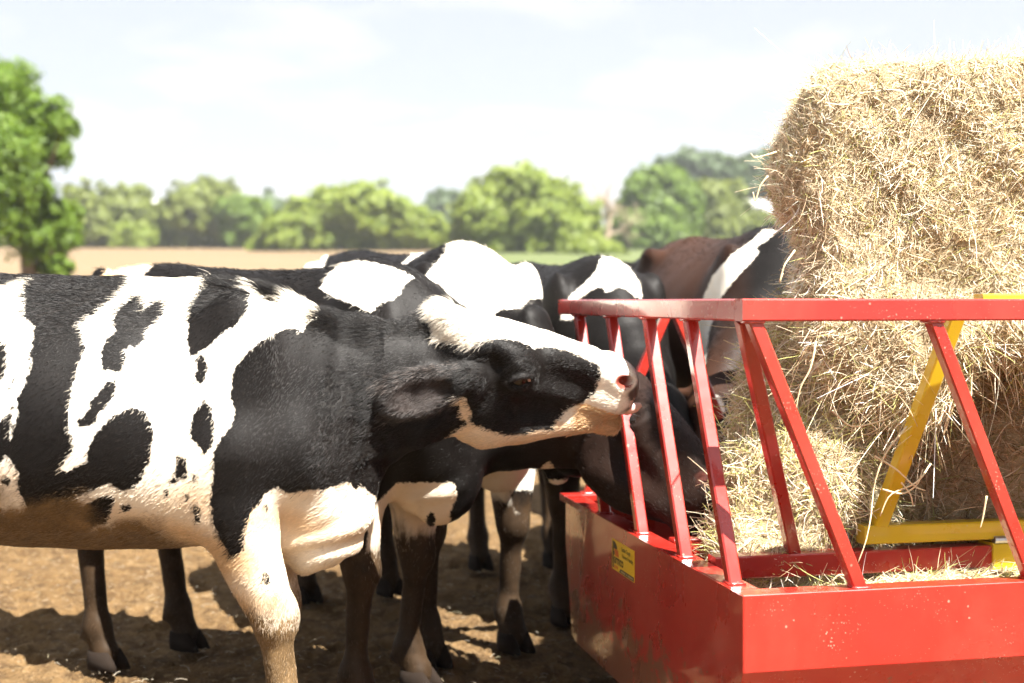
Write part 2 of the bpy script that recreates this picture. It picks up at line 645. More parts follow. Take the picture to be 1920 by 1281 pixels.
HEAD_ST = np.array([
    (-0.035, -0.01, -0.10, 0.05), (0.02, 0.025, -0.185, 0.088), (0.08, 0.043, -0.265, 0.108),
    (0.15, 0.055, -0.305, 0.112), (0.22, 0.056, -0.298, 0.104), (0.30, 0.051, -0.275, 0.088),
    (0.38, 0.043, -0.225, 0.074), (0.45, 0.040, -0.168, 0.074), (0.505, 0.036, -0.118, 0.080),
    (0.54, 0.018, -0.100, 0.066), (0.562, -0.025, -0.072, 0.03)])


def build_cow(name, label, loc, rot, s, step, poll, muzzle, updir, hs, base_black, layers,
              fine=None, legs=None, ears=None, neck=None, hairs=0, brown=None, mud_k=1.0, group=None,
              brisket=None, trunk_mod=None, nose_k=0.0, eye_detail=False, white_tint=None, muddy=True, long_fur=None, tagged=False):
    t0 = time.time()
    loc = np.array((loc[0], loc[1], loc[2] if len(loc) > 2 else 0.0), float)
    cr, sr = math.cos(math.radians(rot)), math.sin(math.radians(rot))
    RZ = np.array(((cr, -sr, 0), (sr, cr, 0), (0, 0, 1)))
    L = lambda p: RZ.T @ (np.asarray(p, float) - loc)
    LV = lambda v: RZ.T @ np.asarray(v, float)
    pl, mz = L(poll), L(muzzle)
    ha = unit(mz - pl)
    hd = LV(updir); hd = unit(hd - (hd @ ha) * ha)
    hl = np.cross(hd, ha)
    HR = np.stack([ha, hl, hd], 1)
    hk = hs
    H = lambda a, d, l: pl + HR @ (np.array((a, l, d)) * hk)

    lo = np.array((-1.02 * s, -0.45 * s, -0.012)); hi = np.array((0.95 * s, 0.45 * s, 1.56 * s))
    for p in (pl, mz):
        lo = np.minimum(lo, p - 0.30 * hk); hi = np.maximum(hi, p + 0.30 * hk)
    lo[2] = -0.012
    if fine is not None:
        fl = np.minimum(pl, mz) - np.array((0.28, 0.24, 0.34)); fh = np.maximum(pl, mz) + np.array((0.08, 0.2, 0.1))
        axes = [axis(lo[i], hi[i], step, (fl[i], fh[i]), fine) for i in range(3)]
    else:
        axes = [np.arange(lo[i], hi[i], step) for i in range(3)]
    fd = Field(*axes)

    # trunk
    st = np.array([(-0.87, 1.25, 1.04, 0.05), (-0.80, 1.345, 0.90, 0.15), (-0.68, 1.385, 0.78, 0.23), (-0.50, 1.395, 0.705, 0.27),
                   (-0.25, 1.375, 0.665, 0.32), (0.0, 1.365, 0.645, 0.35), (0.20, 1.37, 0.64, 0.335), (0.38, 1.395, 0.645, 0.28),
                   (0.48, 1.385, 0.65, 0.245), (0.60, 1.32, 0.67, 0.205), (0.70, 1.22, 0.71, 0.16), (0.78, 1.08, 0.80, 0.09)])
    if trunk_mod is not None: st = trunk_mod(st.copy())
    st = st * s
    fd.loft((0, 0, 0), np.eye(3), st, k=0.02, wl=0.47, pu=1.75, pd=2.15)
    # hooks, pins, spine
    for g in (-1, 1):
        fd.ell(np.array((-0.47, g * 0.205, 1.31)) * s, np.array((0.06, 0.03, 0.035)) * s, None, 0.08 * s)
        fd.ell(np.array((-0.80, g * 0.105, 1.235)) * s, np.array((0.045, 0.03, 0.04)) * s, None, 0.08 * s)
        fd.ell(np.array((-0.28, g * 0.235, 1.36)) * s, np.array((0.14, 0.055, 0.055)) * s, None, 0.04 * s, sub=True)   # loin hollow
        fd.ell(np.array((-0.36, g * 0.335, 1.05)) * s, np.array((0.09, 0.04, 0.17)) * s, None, 0.08 * s, sub=True)   # flank hollow
        # shoulder blade, point of shoulder
        a = math.radians(18)
        R = np.array(((math.cos(a), 0, math.sin(a)), (0, 1, 0), (-math.sin(a), 0, math.cos(a))))
        fd.ell(np.array((0.42, g * 0.195, 1.05)) * s, np.array((0.13, 0.065, 0.29)) * s, R, 0.06 * s)
        fd.ell(np.array((0.60, g * 0.165, 0.90)) * s, np.array((0.10, 0.06, 0.11)) * s, None, 0.07 * s)
        fd.ell(np.array((0.36, g * 0.20, 0.86)) * s, np.array((0.13, 0.06, 0.12)) * s, None, 0.06 * s)
        # thigh
        fd.ell(np.array((-0.58, g * 0.165, 0.97)) * s, np.array((0.22, 0.12, 0.33)) * s, None, 0.07 * s)
    b = brisket or ((0.64, 0, 0.74), (0.15, 0.11, 0.17))
    fd.ell(np.array(b[0]) * s, np.array(b[1]) * s, None, 0.07 * s)
    fd.ell(np.array((-0.42, 0, 0.66)) * s, np.array((0.17, 0.13, 0.10)) * s, None, 0.05 * s)
    # tail
    fd.chain([np.array(p) * s for p in ((-0.80, 0, 1.35), (-0.90, 0, 1.25), (-0.955, 0.0, 1.0), (-0.95, 0.01, 0.65), (-0.95, 0.015, 0.42))],
             [0.04 * s, 0.032 * s, 0.024 * s, 0.022 * s, 0.045 * s], 0.03)
    # legs
    lg = {'fr': [(0.44, 0.70), (0.47, 0.44), (0.45, 0.13), (0.49, 0.05)], 'fl': [(0.44, 0.70), (0.45, 0.43), (0.42, 0.13), (0.46, 0.05)],
          'hr': [(-0.50, 0.80), (-0.70, 0.55), (-0.65, 0.14), (-0.61, 0.05)], 'hl': [(-0.50, 0.80), (-0.68, 0.54), (-0.60, 0.14), (-0.56, 0.05)]}
    if legs: lg.update(legs)
    hooves = []
    for key, j in lg.items():
        g = -1 if key[1] == 'r' else 1
        y0 = 0.165 if key[0] == 'f' else 0.17
        q = [np.array((p[0], g * (p[2] if len(p) > 2 else y0), p[1])) * s for p in j]
        if key[0] == 'f':
            fd.cone(np.array((0.47, g * 0.165, 0.90)) * s, q[0], 0.125 * s, 0.10 * s, 0.06 * s)
            fd.cone(q[0], q[1], 0.098 * s, 0.056 * s, 0.04 * s)
            fd.ell(q[1] + np.array((0.008, 0, 0)) * s, np.array((0.052, 0.055, 0.072)) * s, None, 0.025 * s)
            fd.cone(q[1], q[2], 0.042 * s, 0.035 * s, 0.02 * s)
            fd.ell(q[1] + np.array((0.03, 0, 0.01)) * s, np.array((0.032, 0.042, 0.05)) * s, None, 0.02 * s)
        else:
            fd.cone(np.array((-0.52, g * 0.17, 1.0)) * s, q[0], 0.16 * s, 0.135 * s, 0.07 * s)
            fd.cone(q[0], q[1], 0.125 * s, 0.056 * s, 0.05 * s)
            fd.cone(q[1] + np.array((-0.045, 0, 0.035)) * s, q[1] + np.array((0, 0, -0.03)) * s, 0.03 * s, 0.048 * s, 0.03 * s)
            fd.cone(q[1], q[2], 0.050 * s, 0.038 * s, 0.03 * s)
        fd.ell(q[2], np.array((0.05, 0.05, 0.05)) * s, None, 0.025 * s)
        fd.ell(q[2] + np.array((-0.045, 0, -0.035)) * s, np.array((0.022, 0.035, 0.022)) * s, None, 0.015)
        fd.cone(q[2], q[3], 0.042 * s, 0.05 * s, 0.025 * s)
        hooves.append(q[3])
    # neck
    S = np.array((0.42, 0, 1.03)) * s
    Hn = H(0.055, -0.105, 0)
    nk = neck or {}
    S = np.array(nk.get('S', (0.42, 0, 1.03))) * s
    na = unit(Hn - S); ln = np.linalg.norm(Hn - S)
    nup = np.array((0, 0, 1.0)) * 0.7 + hd * 0.3 + np.array((0.12, 0, 0)); nup = unit(nup - (nup @ na) * na)
    NR = np.stack([na, np.cross(nup, na), nup], 1)
    prof = nk.get('prof', [(-0.10, 0.32, -0.34, 0.20), (0.15, 0.29, -0.31, 0.185), (0.4, 0.235, -0.26, 0.155), (0.7, 0.18, -0.20, 0.125), (0.92, 0.15, -0.16, 0.108), (1.06, 0.11, -0.12, 0.09)])
    fd.loft(S, NR, [(p[0] * ln, p[1] * s, p[2] * s, p[3] * s) for p in prof], k=0.085 * s, wl=0.5, pu=2.0, pd=1.9)

    # head
    hst = HEAD_ST.copy() * hk
    fd.loft(pl, HR, hst, k=0.045 * hk, wl=0.62, pu=2.5, pd=2.0)
    for g in (-1, 1):
        fd.ell(H(0.150, -0.180, g * 0.062), np.array((0.105, 0.046, 0.105)) * hk, HR, 0.03 * hk)        # cheek
        fd.ell(H(0.17, -0.005, g * 0.088), np.array((0.062, 0.035, 0.036)) * hk, HR, 0.03 * hk)         # brow
        fd.ell(H(0.19, -0.045, g * 0.100), np.array((0.052, 0.034, 0.042)) * hk, HR, 0.025 * hk)         # eye mound
        fd.cone(H(0.235, -0.085, g * 0.093), H(0.36, -0.075, g * 0.07), 0.016 * hk, 0.014 * hk, 0.04 * hk)  # facial crest
        fd.ell(H(0.29, -0.135, g * 0.098), np.array((0.07, 0.022, 0.035)) * hk, HR, 0.05 * hk, sub=True)
        fd.ell(H(0.075, -0.035, g * 0.118), np.array((0.05, 0.022, 0.03)) * hk, HR, 0.04 * hk, sub=True)   # temple
        fd.cone(H(0.28, 0.015, g * 0.062), H(0.42, 0.012, g * 0.052), 0.022 * hk, 0.024 * hk, 0.035 * hk)
        fd.ell(H(0.486, 0.002, g * 0.060), np.array((0.042, 0.032, 0.034)) * hk, HR, 0.025 * hk)        # nostril wing
        fd.ell(H(0.488, -0.065, g * 0.052), np.array((0.055, 0.036, 0.040)) * hk, HR, 0.03 * hk)        # upper lip
        fd.cone(H(0.18, -0.240, g * 0.052), H(0.46, -0.138, g * 0.036), 0.048 * hk, 0.032 * hk, 0.03 * hk)  # lower jaw
    fd.ell(H(0.508, -0.144, 0), np.array((0.058, 0.048, 0.033)) * hk, HR, 0.025 * hk)                  # chin
    fd.ell(H(0.515, -0.02, 0), np.array((0.045, 0.060, 0.05)) * hk, HR, 0.03 * hk)                    # muzzle pad
    fd.ell(H(0.0, 0.012, 0), np.array((0.055, 0.075, 0.035)) * hk, HR, 0.03 * hk)                     # poll
    ear_info = []
    for g in (-1, 1):   # ears
        ev = (ears or {}).get(g)
        base = H(0.045, -0.108, g * 0.098)
        if ev is None:
            ed = unit(HR @ np.array((-0.35, g * 0.9, -0.12))); eo = unit(HR @ np.array((0.75, g * 0.35, -0.55)))
            el = 0.205
        else:
            ed = unit(LV(ev[0])); eo = LV(ev[1]); el = ev[2]
        eo = unit(eo - (eo @ ed) * ed)
        ew = np.cross(eo, ed)
        ER = np.stack([ed, ew, eo], 1)
        c = base + ed * (el * 0.53) * hk
        fd.cone(base - ed * 0.02, base + ed * 0.06 * hk, 0.046 * hk, 0.034 * hk, 0.035 * hk)
        fd.ell(c, np.array((el * 0.52, el * 0.265, 0.024)) * hk, ER, 0.025 * hk)
        fd.ell(c + (eo * 0.026 + ed * 0.008) * hk, np.array((el * 0.45, el * 0.205, 0.027)) * hk, ER, 0.012, sub=True)
        ear_info.append((c, ed, eo))
    for g in (-1, 1):   # openings
        fd.cone(H(0.500, 0.012, g * 0.070), H(0.468, 0.006, g * 0.104), 0.016 * hk, 0.010 * hk, 0.006 * hk, sub=True)    # nostril
        fd.ell(H(0.487, 0.010, g * 0.092), np.array((0.021, 0.020, 0.0145)) * hk, HR, 0.005 * hk, sub=True)
        fd.cone(H(0.575, -0.093, 0), H(0.535, -0.098, g * 0.066), 0.010 * hk, 0.012 * hk, 0.008 * hk, sub=True)
        fd.cone(H(0.535, -0.098, g * 0.066), H(0.44, -0.118, g * 0.092), 0.013 * hk, 0.013 * hk, 0.008 * hk, sub=True)
        fd.cone(H(0.44, -0.118, g * 0.098), H(0.38, -0.135, g * 0.098), 0.010 * hk, 0.004 * hk, 0.012 * hk, sub=True)
        tl = math.radians(-24)
        TR = HR @ np.array(((math.cos(tl), 0, -math.sin(tl)), (0, 1, 0), (math.sin(tl), 0, math.cos(tl)))).T
        fd.ell(H(0.192, -0.048, g * 0.140), np.array((0.036, 0.026, 0.0140)) * hk, TR, 0.005 * hk, sub=True)
        lid = lambda a_, d_, l_: H(0.192, -0.048, g * l_) + TR @ (np.array((a_, 0, d_)) * hk)
        for arc_ in ([(-0.041, -0.004, 0.124), (-0.020, 0.008, 0.136), (0.006, 0.012, 0.139), (0.038, 0.005, 0.128)],
                     [(-0.041, -0.005, 0.124), (-0.018, -0.023, 0.128), (0.010, -0.022, 0.129), (0.038, 0.003, 0.128)]):
            fd.chain([lid(*q_) for q_ in arc_], [0.0045 * hk, 0.0065 * hk, 0.0065 * hk, 0.0045 * hk], 0.006 * hk)
        fd.chain([lid(-0.038, 0.024, 0.120), lid(-0.004, 0.043, 0.122), lid(0.036, 0.026, 0.116)], [0.004, 0.007, 0.004], 0.012)
    v, f = fd.mesh()
    v = relax(v, f, 2, 0.4)
    # slack skin: shallow folds over brisket and neck, slight unevenness elsewhere
    nrm = vnormals(v, f)
    q = v / s
    hp = (v - pl) @ HR / hk
    face = np.clip((hp[:, 0] + 0.02) / 0.08, 0, 1) * (hp[:, 0] < 0.7) * (np.abs(hp[:, 1]) < 0.3)
    trunkm = 1 - face
    dsp = 0.0016 * (np.sin(q[:, 0] * 17 + 2 * np.sin(q[:, 2] * 6)) * np.sin(q[:, 2] * 13 + 1.0) + 0.6 * np.sin(q[:, 0] * 31 - q[:, 2] * 21))
    bz = np.clip((q[:, 0] - 0.46) / 0.12, 0, 1) * np.clip((0.98 - q[:, 2]) / 0.12, 0, 1) * np.clip((q[:, 2] - 0.5) / 0.06, 0, 1) * np.clip((0.125 - np.abs(q[:, 1])) / 0.03, 0, 1)
    fold = np.sin((q[:, 2] * 0.85 - q[:, 0] * 0.55 + 0.035 * np.sin(q[:, 2] * 19 + q[:, 0] * 9)) * 72)
    dsp = dsp + 0.0065 * bz * fold
    an_ = ((v - S) @ na) / ln
    nz_ = np.clip((an_ - 0.25) / 0.25, 0, 1) * np.clip((1.02 - an_) / 0.1, 0, 1)
    dsp = dsp + 0.0013 * nz_ * np.sin(an_ * 46 + 2.2 * np.sin(q[:, 2] * 8) + 0.8 * np.sin(q[:, 2] * 23))
    cb = np.clip(1 - np.abs(hp[:, 0] - 0.10) / 0.12, 0, 1) * np.clip((-0.02 - hp[:, 2]) / 0.05, 0, 1) * face
    dsp = dsp * trunkm * s + 0.0018 * cb * np.sin(hp[:, 0] * 130 + 5 * np.sin(hp[:, 2] * 14))
    v = v + nrm * dsp[:, None]
    t1 = time.time()

    # surface attributes
    W = v @ RZ.T + loc
    nrm = vnormals(v, f)
    coat = coat_distance(W, base_black, layers)
    z = v[:, 2] / s
    hp = (v - pl) @ HR / hk                       # head coordinates a, l, d
    in_head = (hp[:, 0] > 0.0) & (hp[:, 0] < 0.62) & (np.abs(hp[:, 1]) < 0.2) & (hp[:, 2] > -0.34) & (hp[:, 2] < 0.12)
    mud = np.clip((0.59 - z + 0.03 * np.sin(v[:, 0] * 40) * np.sin(z * 31)) / 0.16, 0, 1) * 0.9
    zm_ = np.interp(v[:, 0] / s, (-0.6, -0.3, 0.05, 0.40), (0.92, 0.93, 0.86, 0.74))
    belly = np.clip((zm_ - z + 0.035 * np.sin(v[:, 0] * 23 + 2 * np.sin(v[:, 2] * 20))) / 0.13, 0, 1) * np.clip(2.2 - np.abs(v[:, 0] / s + 0.16) / 0.30, 0, 1) * 1.0
    mud = np.maximum(mud, belly) * mud_k
    mud[in_head] = 0
    nose = np.clip((hp[:, 0] - 0.512 - 0.012 * np.sin(hp[:, 2] * 90)) / 0.015, 0, 1) * np.clip((hp[:, 2] + 0.085) / 0.02, 0, 1) * in_head
    brn = np.zeros(len(v)) if brown is None else brown(W, v)
    tan = np.zeros(len(v)) if white_tint is None else np.clip(white_tint(v, np.stack([hp[:, 0], hp[:, 1], hp[:, 2]], 1)), 0, 1)
    pink = np.zeros(len(v)); earin = np.zeros(len(v))
    for g in (-1, 1):
        dd = hp - np.array((0.487, g * 0.084, 0.010))
        pink = np.maximum(pink, np.clip((1.0 - np.linalg.norm(dd / np.array((0.032, 0.060, 0.025)), axis=1)) * 3.5, 0, 1) * (np.abs(hp[:, 1]) < 0.094))
    nose = nose * (pink < 0.15) * nose_k
    pink = pink * (1.0 if nose_k > 0 else 0.25)
    for c_, ed_, eo_ in ear_info:
        q_ = v - c_
        along = q_ @ ed_; out = q_ @ eo_; side = np.linalg.norm(q_ - np.outer(along, ed_) - np.outer(out, eo_), axis=1)
        earin = np.maximum(earin, np.clip(1.6 - 1.6 * ((along / (0.105 * hk)) ** 2 + (side / (0.055 * hk)) ** 2), 0, 1) * (np.abs(out) < 0.035) * np.clip((nrm @ eo_) * 3, 0, 1))
    root = new_empty(name, loc)
    tag(root, label, 'cow', group)
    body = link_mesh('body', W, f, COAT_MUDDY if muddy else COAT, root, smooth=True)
    for k_, a_ in (('coat', coat), ('mud', mud), ('nose', nose), ('brown', brn), ('tan', tan), ('pink', pink), ('ear', earin)):
        put_attr(body.data, k_, a_)

    toW = lambda p: np.asarray(p) @ RZ.T + loc
    # hooves
    for h in hooves:
        prof2 = [(0.054, 0.0), (0.049, 0.028), (0.036, 0.062)]
        vs, fs = [], []
        for claw in (-1, 1):
            b0 = len(vs)
            for r, zz in prof2:
                for i in range(10):
                    t = 2 * math.pi * i / 10
                    cx = math.cos(t); cy = math.sin(t)
                    x = (cx * 1.15 + (0.25 if cx > 0 else 0) * cx) * r * s + (0.012 - zz * 0.35) * s
                    y = cy * r * 0.52 * s + claw * 0.029 * s
                    vs.append((h[0] + x, h[1] + y, zz * s + 0.001))
            for rI in range(2):
                for i in range(10):
                    a_ = b0 + rI * 10 + i; b_ = b0 + rI * 10 + (i + 1) % 10
                    fs.append((a_, b_, b_ + 10, a_ + 10))
            fs.append(tuple(b0 + 20 + i for i in range(10)))
            fs.append(tuple(b0 + 9 - i for i in range(10)))
        link_mesh('hoof', toW(np.array(vs)), fs, HOOF, root, smooth=True)
    # eyes
    for g in (-1, 1):
        c = H(0.190, -0.048, g * 0.1035)
        vs, fs = uv_sphere(c, 0.0322 * hk, 20, 14)
        eye = link_mesh('eye', toW(vs), fs, EYE_M, root, smooth=True)
        if eye_detail:
            if fine is not None:
                vs, fs = uv_sphere(H(0.2150, -0.040, g * 0.1225), 0.0095 * hk, 10, 8)
                link_mesh('eye_corner', toW(vs), fs, SCLERA, eye, smooth=True)
            lashes = []
            for i in range(16):
                t = 0.2 + 0.6 * i / 15
                da = 0.032 * math.cos(math.pi * t)
                p0 = H(0.188 + da, -0.028 + 0.42 * da, g * 0.140)
                p1 = p0 + HR @ (np.array((-0.003 + random.uniform(-.003, .003), g * 0.008, -0.004)) * hk)
                p2 = p1 + HR @ (np.array((-0.005, g * 0.003, -0.009 + random.uniform(-.003, .003))) * hk)
                lashes.append((p0, p1, p2))
            lp = toW(np.array(lashes).reshape(-1, 3)).reshape(-1, 3, 3)
            lo_ = link_strands('eyelash', lp, np.tile(np.array((0.0005, 0.0004, 0.00015)), (16, 1)), np.tile(np.array((0.012, 0.010, 0.009)), (16, 1)), FUR, root)
    if tagged:
        c, ed, eo = ear_info[0]
        p = toW(c + ed * 0.03 + eo * 0.03)
        a_, b_ = RZ @ ed * 0.03, np.array((0, 0, -0.04))
        n_ = RZ @ eo * 0.003
        q = [p - a_ - b_ * 0.2, p + a_ - b_ * 0.2, p + a_ * 1.1 + b_, p - a_ * 1.1 + b_]
        vs = q + [x + n_ for x in q]
        link_mesh('ear_tag', vs, [(0, 1, 2, 3), (7, 6, 5, 4), (0, 4, 5, 1), (1, 5, 6, 2), (2, 6, 7, 3), (3, 7, 4, 0)], TAG, root)

    # fur: short strands rooted all over the skin
    if hairs:
        q = f
        area = np.linalg.norm(np.cross(v[q[:, 2]] - v[q[:, 0]], v[q[:, 3]] - v[q[:, 1]]), axis=1)
        cW = W[q].mean(1)
        P = side_view(cW)
        vis = (P[:, 0] > -60) & (P[:, 0] < 1980) & (P[:, 1] < 1330)
        # strands are spread evenly over what can be looked at from this end of the yard
        fn = nrm[q].mean(1) @ RZ.T
        vd = np.array((0, 0, EYE)) - cW; vd /= np.linalg.norm(vd, axis=1)[:, None]
        facing = (fn * vd).sum(1)
        hc_ = ((v[q].mean(1) - pl) @ HR) / hk
        wgt = area * vis * (facing > -0.45) * np.where((hc_[:, 0] > -0.3) & (hc_[:, 0] < 0.65) & (np.abs(hc_[:, 1]) < 0.4) & (hc_[:, 2] > -0.36), 2.2, 1.0)
        pick = RNG.choice(len(q), hairs, p=wgt / wgt.sum())
        uvw = RNG.random((hairs, 2))
        a_, b_ = uvw[:, :1], uvw[:, 1:]
        w4 = np.concatenate([(1 - a_) * (1 - b_), a_ * (1 - b_), a_ * b_, (1 - a_) * b_], 1)
        vi = q[pick]
        rootp = (v[vi] * w4[:, :, None]).sum(1)
        n = (nrm[vi] * w4[:, :, None]).sum(1); n /= np.maximum(np.linalg.norm(n, axis=1), 1e-6)[:, None]
        hq = (rootp - pl) @ HR / hk
        head = (hq[:, 0] > 0.0) & (hq[:, 0] < 0.62) & (np.abs(hq[:, 1]) < 0.2) & (hq[:, 2] > -0.34) & (hq[:, 2] < 0.12)
        flow = np.tile(np.array((-1.0, 0, -0.55)), (hairs, 1))
        flow[head] = -ha * 0.9 - hd * 0.35
        swirl = np.sin(rootp * np.array((9.0, 7.0, 8.0)) + np.array((0.3, 1.1, 2.0))).sum(1)
        flow[:, 2] += 0.25 * swirl
        low = rootp[:, 2] < 0.55 * s
        flow[low] = np.array((-0.15, 0, -1.0))
        flow += RNG.normal(0, 0.25, (hairs, 3))
        tang = flow - (flow * n).sum(1)[:, None] * n
        tang /= np.maximum(np.linalg.norm(tang, axis=1), 1e-6)[:, None]
        lift = RNG.uniform(0.05, 0.24, hairs)
        ln_ = RNG.uniform(0.008, 0.018, hairs)
        topl = np.clip((n[:, 2] - 0.55) / 0.35, 0, 1) * (~head)
        ln_ *= 1 + 1.0 * topl
        lift += 0.28 * topl * RNG.random(hairs)
        if long_fur is not None:
            m_, l_ = long_fur(rootp, hq)
            ln_ *= m_; lift += l_
        ln_[nose[vi[:, 0]] > 0.4] *= 0.25
        ln_[pink[vi[:, 0]] > 0.5] *= 0.1
        d0 = tang * np.sqrt(np.clip(1 - lift ** 2, 0.1, 1))[:, None] + n * lift[:, None]
        d1 = tang + n * (lift * 0.45)[:, None] + np.array((0, 0, -0.12))
        p0 = rootp - n * 0.001
        p1 = p0 + d0 * (ln_ * 0.5)[:, None]
        p2 = p1 + d1 * (ln_ * 0.5)[:, None]
        cd = (coat[vi] * w4).sum(1) + RNG.normal(0, 0.0035, hairs)
        blk = cd > 0
        cols = np.where(blk[:, None], np.array(BLACK_COAT) * 1.2, np.array(WHITE_COAT))
        br = (brn[vi] * w4).sum(1)
        cols = np.where(blk[:, None], cols * (1 - br)[:, None] + np.array((0.065, 0.027, 0.013)) * br[:, None], cols)
        gl = RNG.random(hairs)
        cols = np.where((blk & (gl > 0.80))[:, None], np.array((0.019, 0.0145, 0.0115)), cols)
        cols = cols * RNG.uniform(0.75, 1.15, (hairs, 1))
        wt = (~blk)[:, None] * np.array((0.0, 0.05, 0.13)) * RNG.random((hairs, 1))
        cols = cols * (1 - wt)
        if white_tint is not None:
            tn = white_tint(rootp, hq)
            cols = np.where((~blk)[:, None], cols * (1 - tn[:, None] * (1 - np.array((0.83, 0.58, 0.32)))), cols)
        mm = (mud[vi] * w4).sum(1)
        mf = np.clip(mm * 1.5 + 0.4 * swirl * mm + RNG.normal(0, 0.14, hairs) * (mm > 0.05) - 0.05 + 0.5 * (rootp[:, 2] < 0.46 * s), 0, 0.95)
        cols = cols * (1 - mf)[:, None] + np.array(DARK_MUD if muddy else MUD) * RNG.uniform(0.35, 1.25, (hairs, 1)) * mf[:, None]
        if long_fur is not None:
            er_ = np.zeros(hairs, bool)
            for c_, ed_, eo_ in ear_info:
                q_ = rootp - c_; al_ = q_ @ ed_; ou_ = q_ @ eo_
                si_ = np.linalg.norm(q_ - np.outer(al_, ed_) - np.outer(ou_, eo_), axis=1)
                er_ |= (np.abs(al_) < 0.125) & (si_ < 0.068) & (si_ > 0.025) & (np.abs(ou_) < 0.03)
            er_ &= RNG.random(hairs) < 0.3
            cols[er_] = np.array((0.10, 0.083, 0.075))  # scattered ear-rim hairs made paler: a sunlit edge put into their colour
        ei = (earin[vi] * w4).sum(1)[:, None]
        cols = cols * (1 - ei) + np.array((0.045, 0.034, 0.03)) * RNG.uniform(0.5, 1.3, (hairs, 1)) * ei
        nz = (nose[vi] * w4).sum(1)[:, None]
        cols = cols * (1 - nz) + np.array((0.3, 0.2, 0.17)) * nz
        pts = np.stack([p0, p1, p2], 1)
        pts = (pts.reshape(-1, 3) @ RZ.T + loc).reshape(-1, 3, 3)
        dist = np.maximum(pts[:, 0, 1], 1)
        r0 = 0.00016 * dist                     # strands never thinner than a fraction of a hair lock
        rad = np.stack([r0, r0 * 0.8, r0 * 0.12], 1)
        link_strands('fur', pts, rad, np.clip(cols, 0, 1), FUR, root)
    print('%s verts %d mesh %.1fs all %.1fs' % (name, len(v), t1 - t0, time.time() - t0))
    return root, H, RZ, loc


def uv_sphere(c, r, nu=16, nv=10, stretch=(1, 1, 1)):
    vs, fs = [], []
    c = np.asarray(c, float)
    for j in range(nv + 1):
        ph = math.pi * j / nv
        for i in range(nu):
            t = 2 * math.pi * i / nu
            vs.append(c + r * np.array((math.sin(ph) * math.cos(t) * stretch[0], math.sin(ph) * math.sin(t) * stretch[1], math.cos(ph) * stretch[2])))
    for j in range(nv):
        for i in range(nu):
            a = j * nu + i; b = j * nu + (i + 1) % nu
            fs.append((a, a + nu, b + nu, b))
    return np.array(vs), fs


def tube(pts, rads, n=6):
    pts = np.asarray(pts, float)
    vs, fs = [], []
    m = len(pts)
    up = np.array((0.13, 0.21, 0.97))
    for i in range(m):
        d = pts[min(i + 1, m - 1)] - pts[max(i - 1, 0)]
        d = unit(d)
        u = up - (up @ d) * d
        if np.linalg.norm(u) < 0.1: u = np.array((1.0, 0, 0)) - d[0] * d
        u = unit(u); w = np.cross(d, u)
        for k in range(n):
            t = 2 * math.pi * k / n
            vs.append(pts[i] + rads[i] * (math.cos(t) * u + math.sin(t) * w))
    for i in range(m - 1):
        for k in range(n):
            a = i * n + k; b = i * n + (k + 1) % n
            fs.append((a, b, b + n, a + n))
    fs.append(tuple(range(n - 1, -1, -1)))
    fs.append(tuple((m - 1) * n + k for k in range(n)))
    return np.array(vs), fs


# ------------------------------------------------------------------ ground, fields
def dirt_material():
    t = NT('trodden_dirt')
    n1 = t.noise(1.3, 6, 0.6); n2 = t.noise(11.0, 6, 0.65); n3 = t.noise(38.0, 5, 0.7)
    base = t.ramp(n1, [(0.3, (0.175, 0.104, 0.043)), (0.55, (0.225, 0.138, 0.060)), (0.75, (0.27, 0.175, 0.083))])
    c = t.mix(t.ramp(n2, [(0.38, (1, 1, 1)), (0.58, (0, 0, 0))]), base, (0.115, 0.068, 0.031))
    c = t.mix(t.ramp(n3, [(0.54, (0, 0, 0)), (0.66, (1, 1, 1))]), c, (0.30, 0.205, 0.105))
    t.color(c).rough(0.95)
    t.b.inputs['Specular IOR Level'].default_value = 0.15
    t.bump(t.math('ADD', t.math('MULTIPLY', n2, 1.6), n3), 1.0, 0.045)
    return t.m


def field_material(name, a, b, c, sc):
    t = NT(name)
    n1 = t.noise(sc, 5, 0.6, 0.3, t.scaled(0.35, 1.4, 1)); n2 = t.noise(sc * 14, 4, 0.6)
    col = t.ramp(n1, [(0.3, a), (0.52, b), (0.75, c)])
    col = t.mix(t.math('MULTIPLY', n2, 0.5), col, tuple(x * 0.6 for x in a))
    t.color(col).rough(0.9)
    t.b.inputs['Specular IOR Level'].default_value = 0.15
    t.bump(n2, 0.8, 0.12)
    return t.m


DIRT = dirt_material()
STUBBLE = field_material('dry_stubble', (0.155, 0.108, 0.060), (0.185, 0.133, 0.078), (0.21, 0.155, 0.098), 0.10)
MEADOW = field_material('green_meadow', (0.07, 0.098, 0.034), (0.10, 0.122, 0.045), (0.13, 0.14, 0.065), 0.08)


def wav(x, y, f, s):
    return np.sin(x * f + 1.7 * s) * np.cos(y * f * 1.13 + 0.9 * s) + 0.5 * np.sin(x * f * 2.3 + y * f * 1.9 + s)


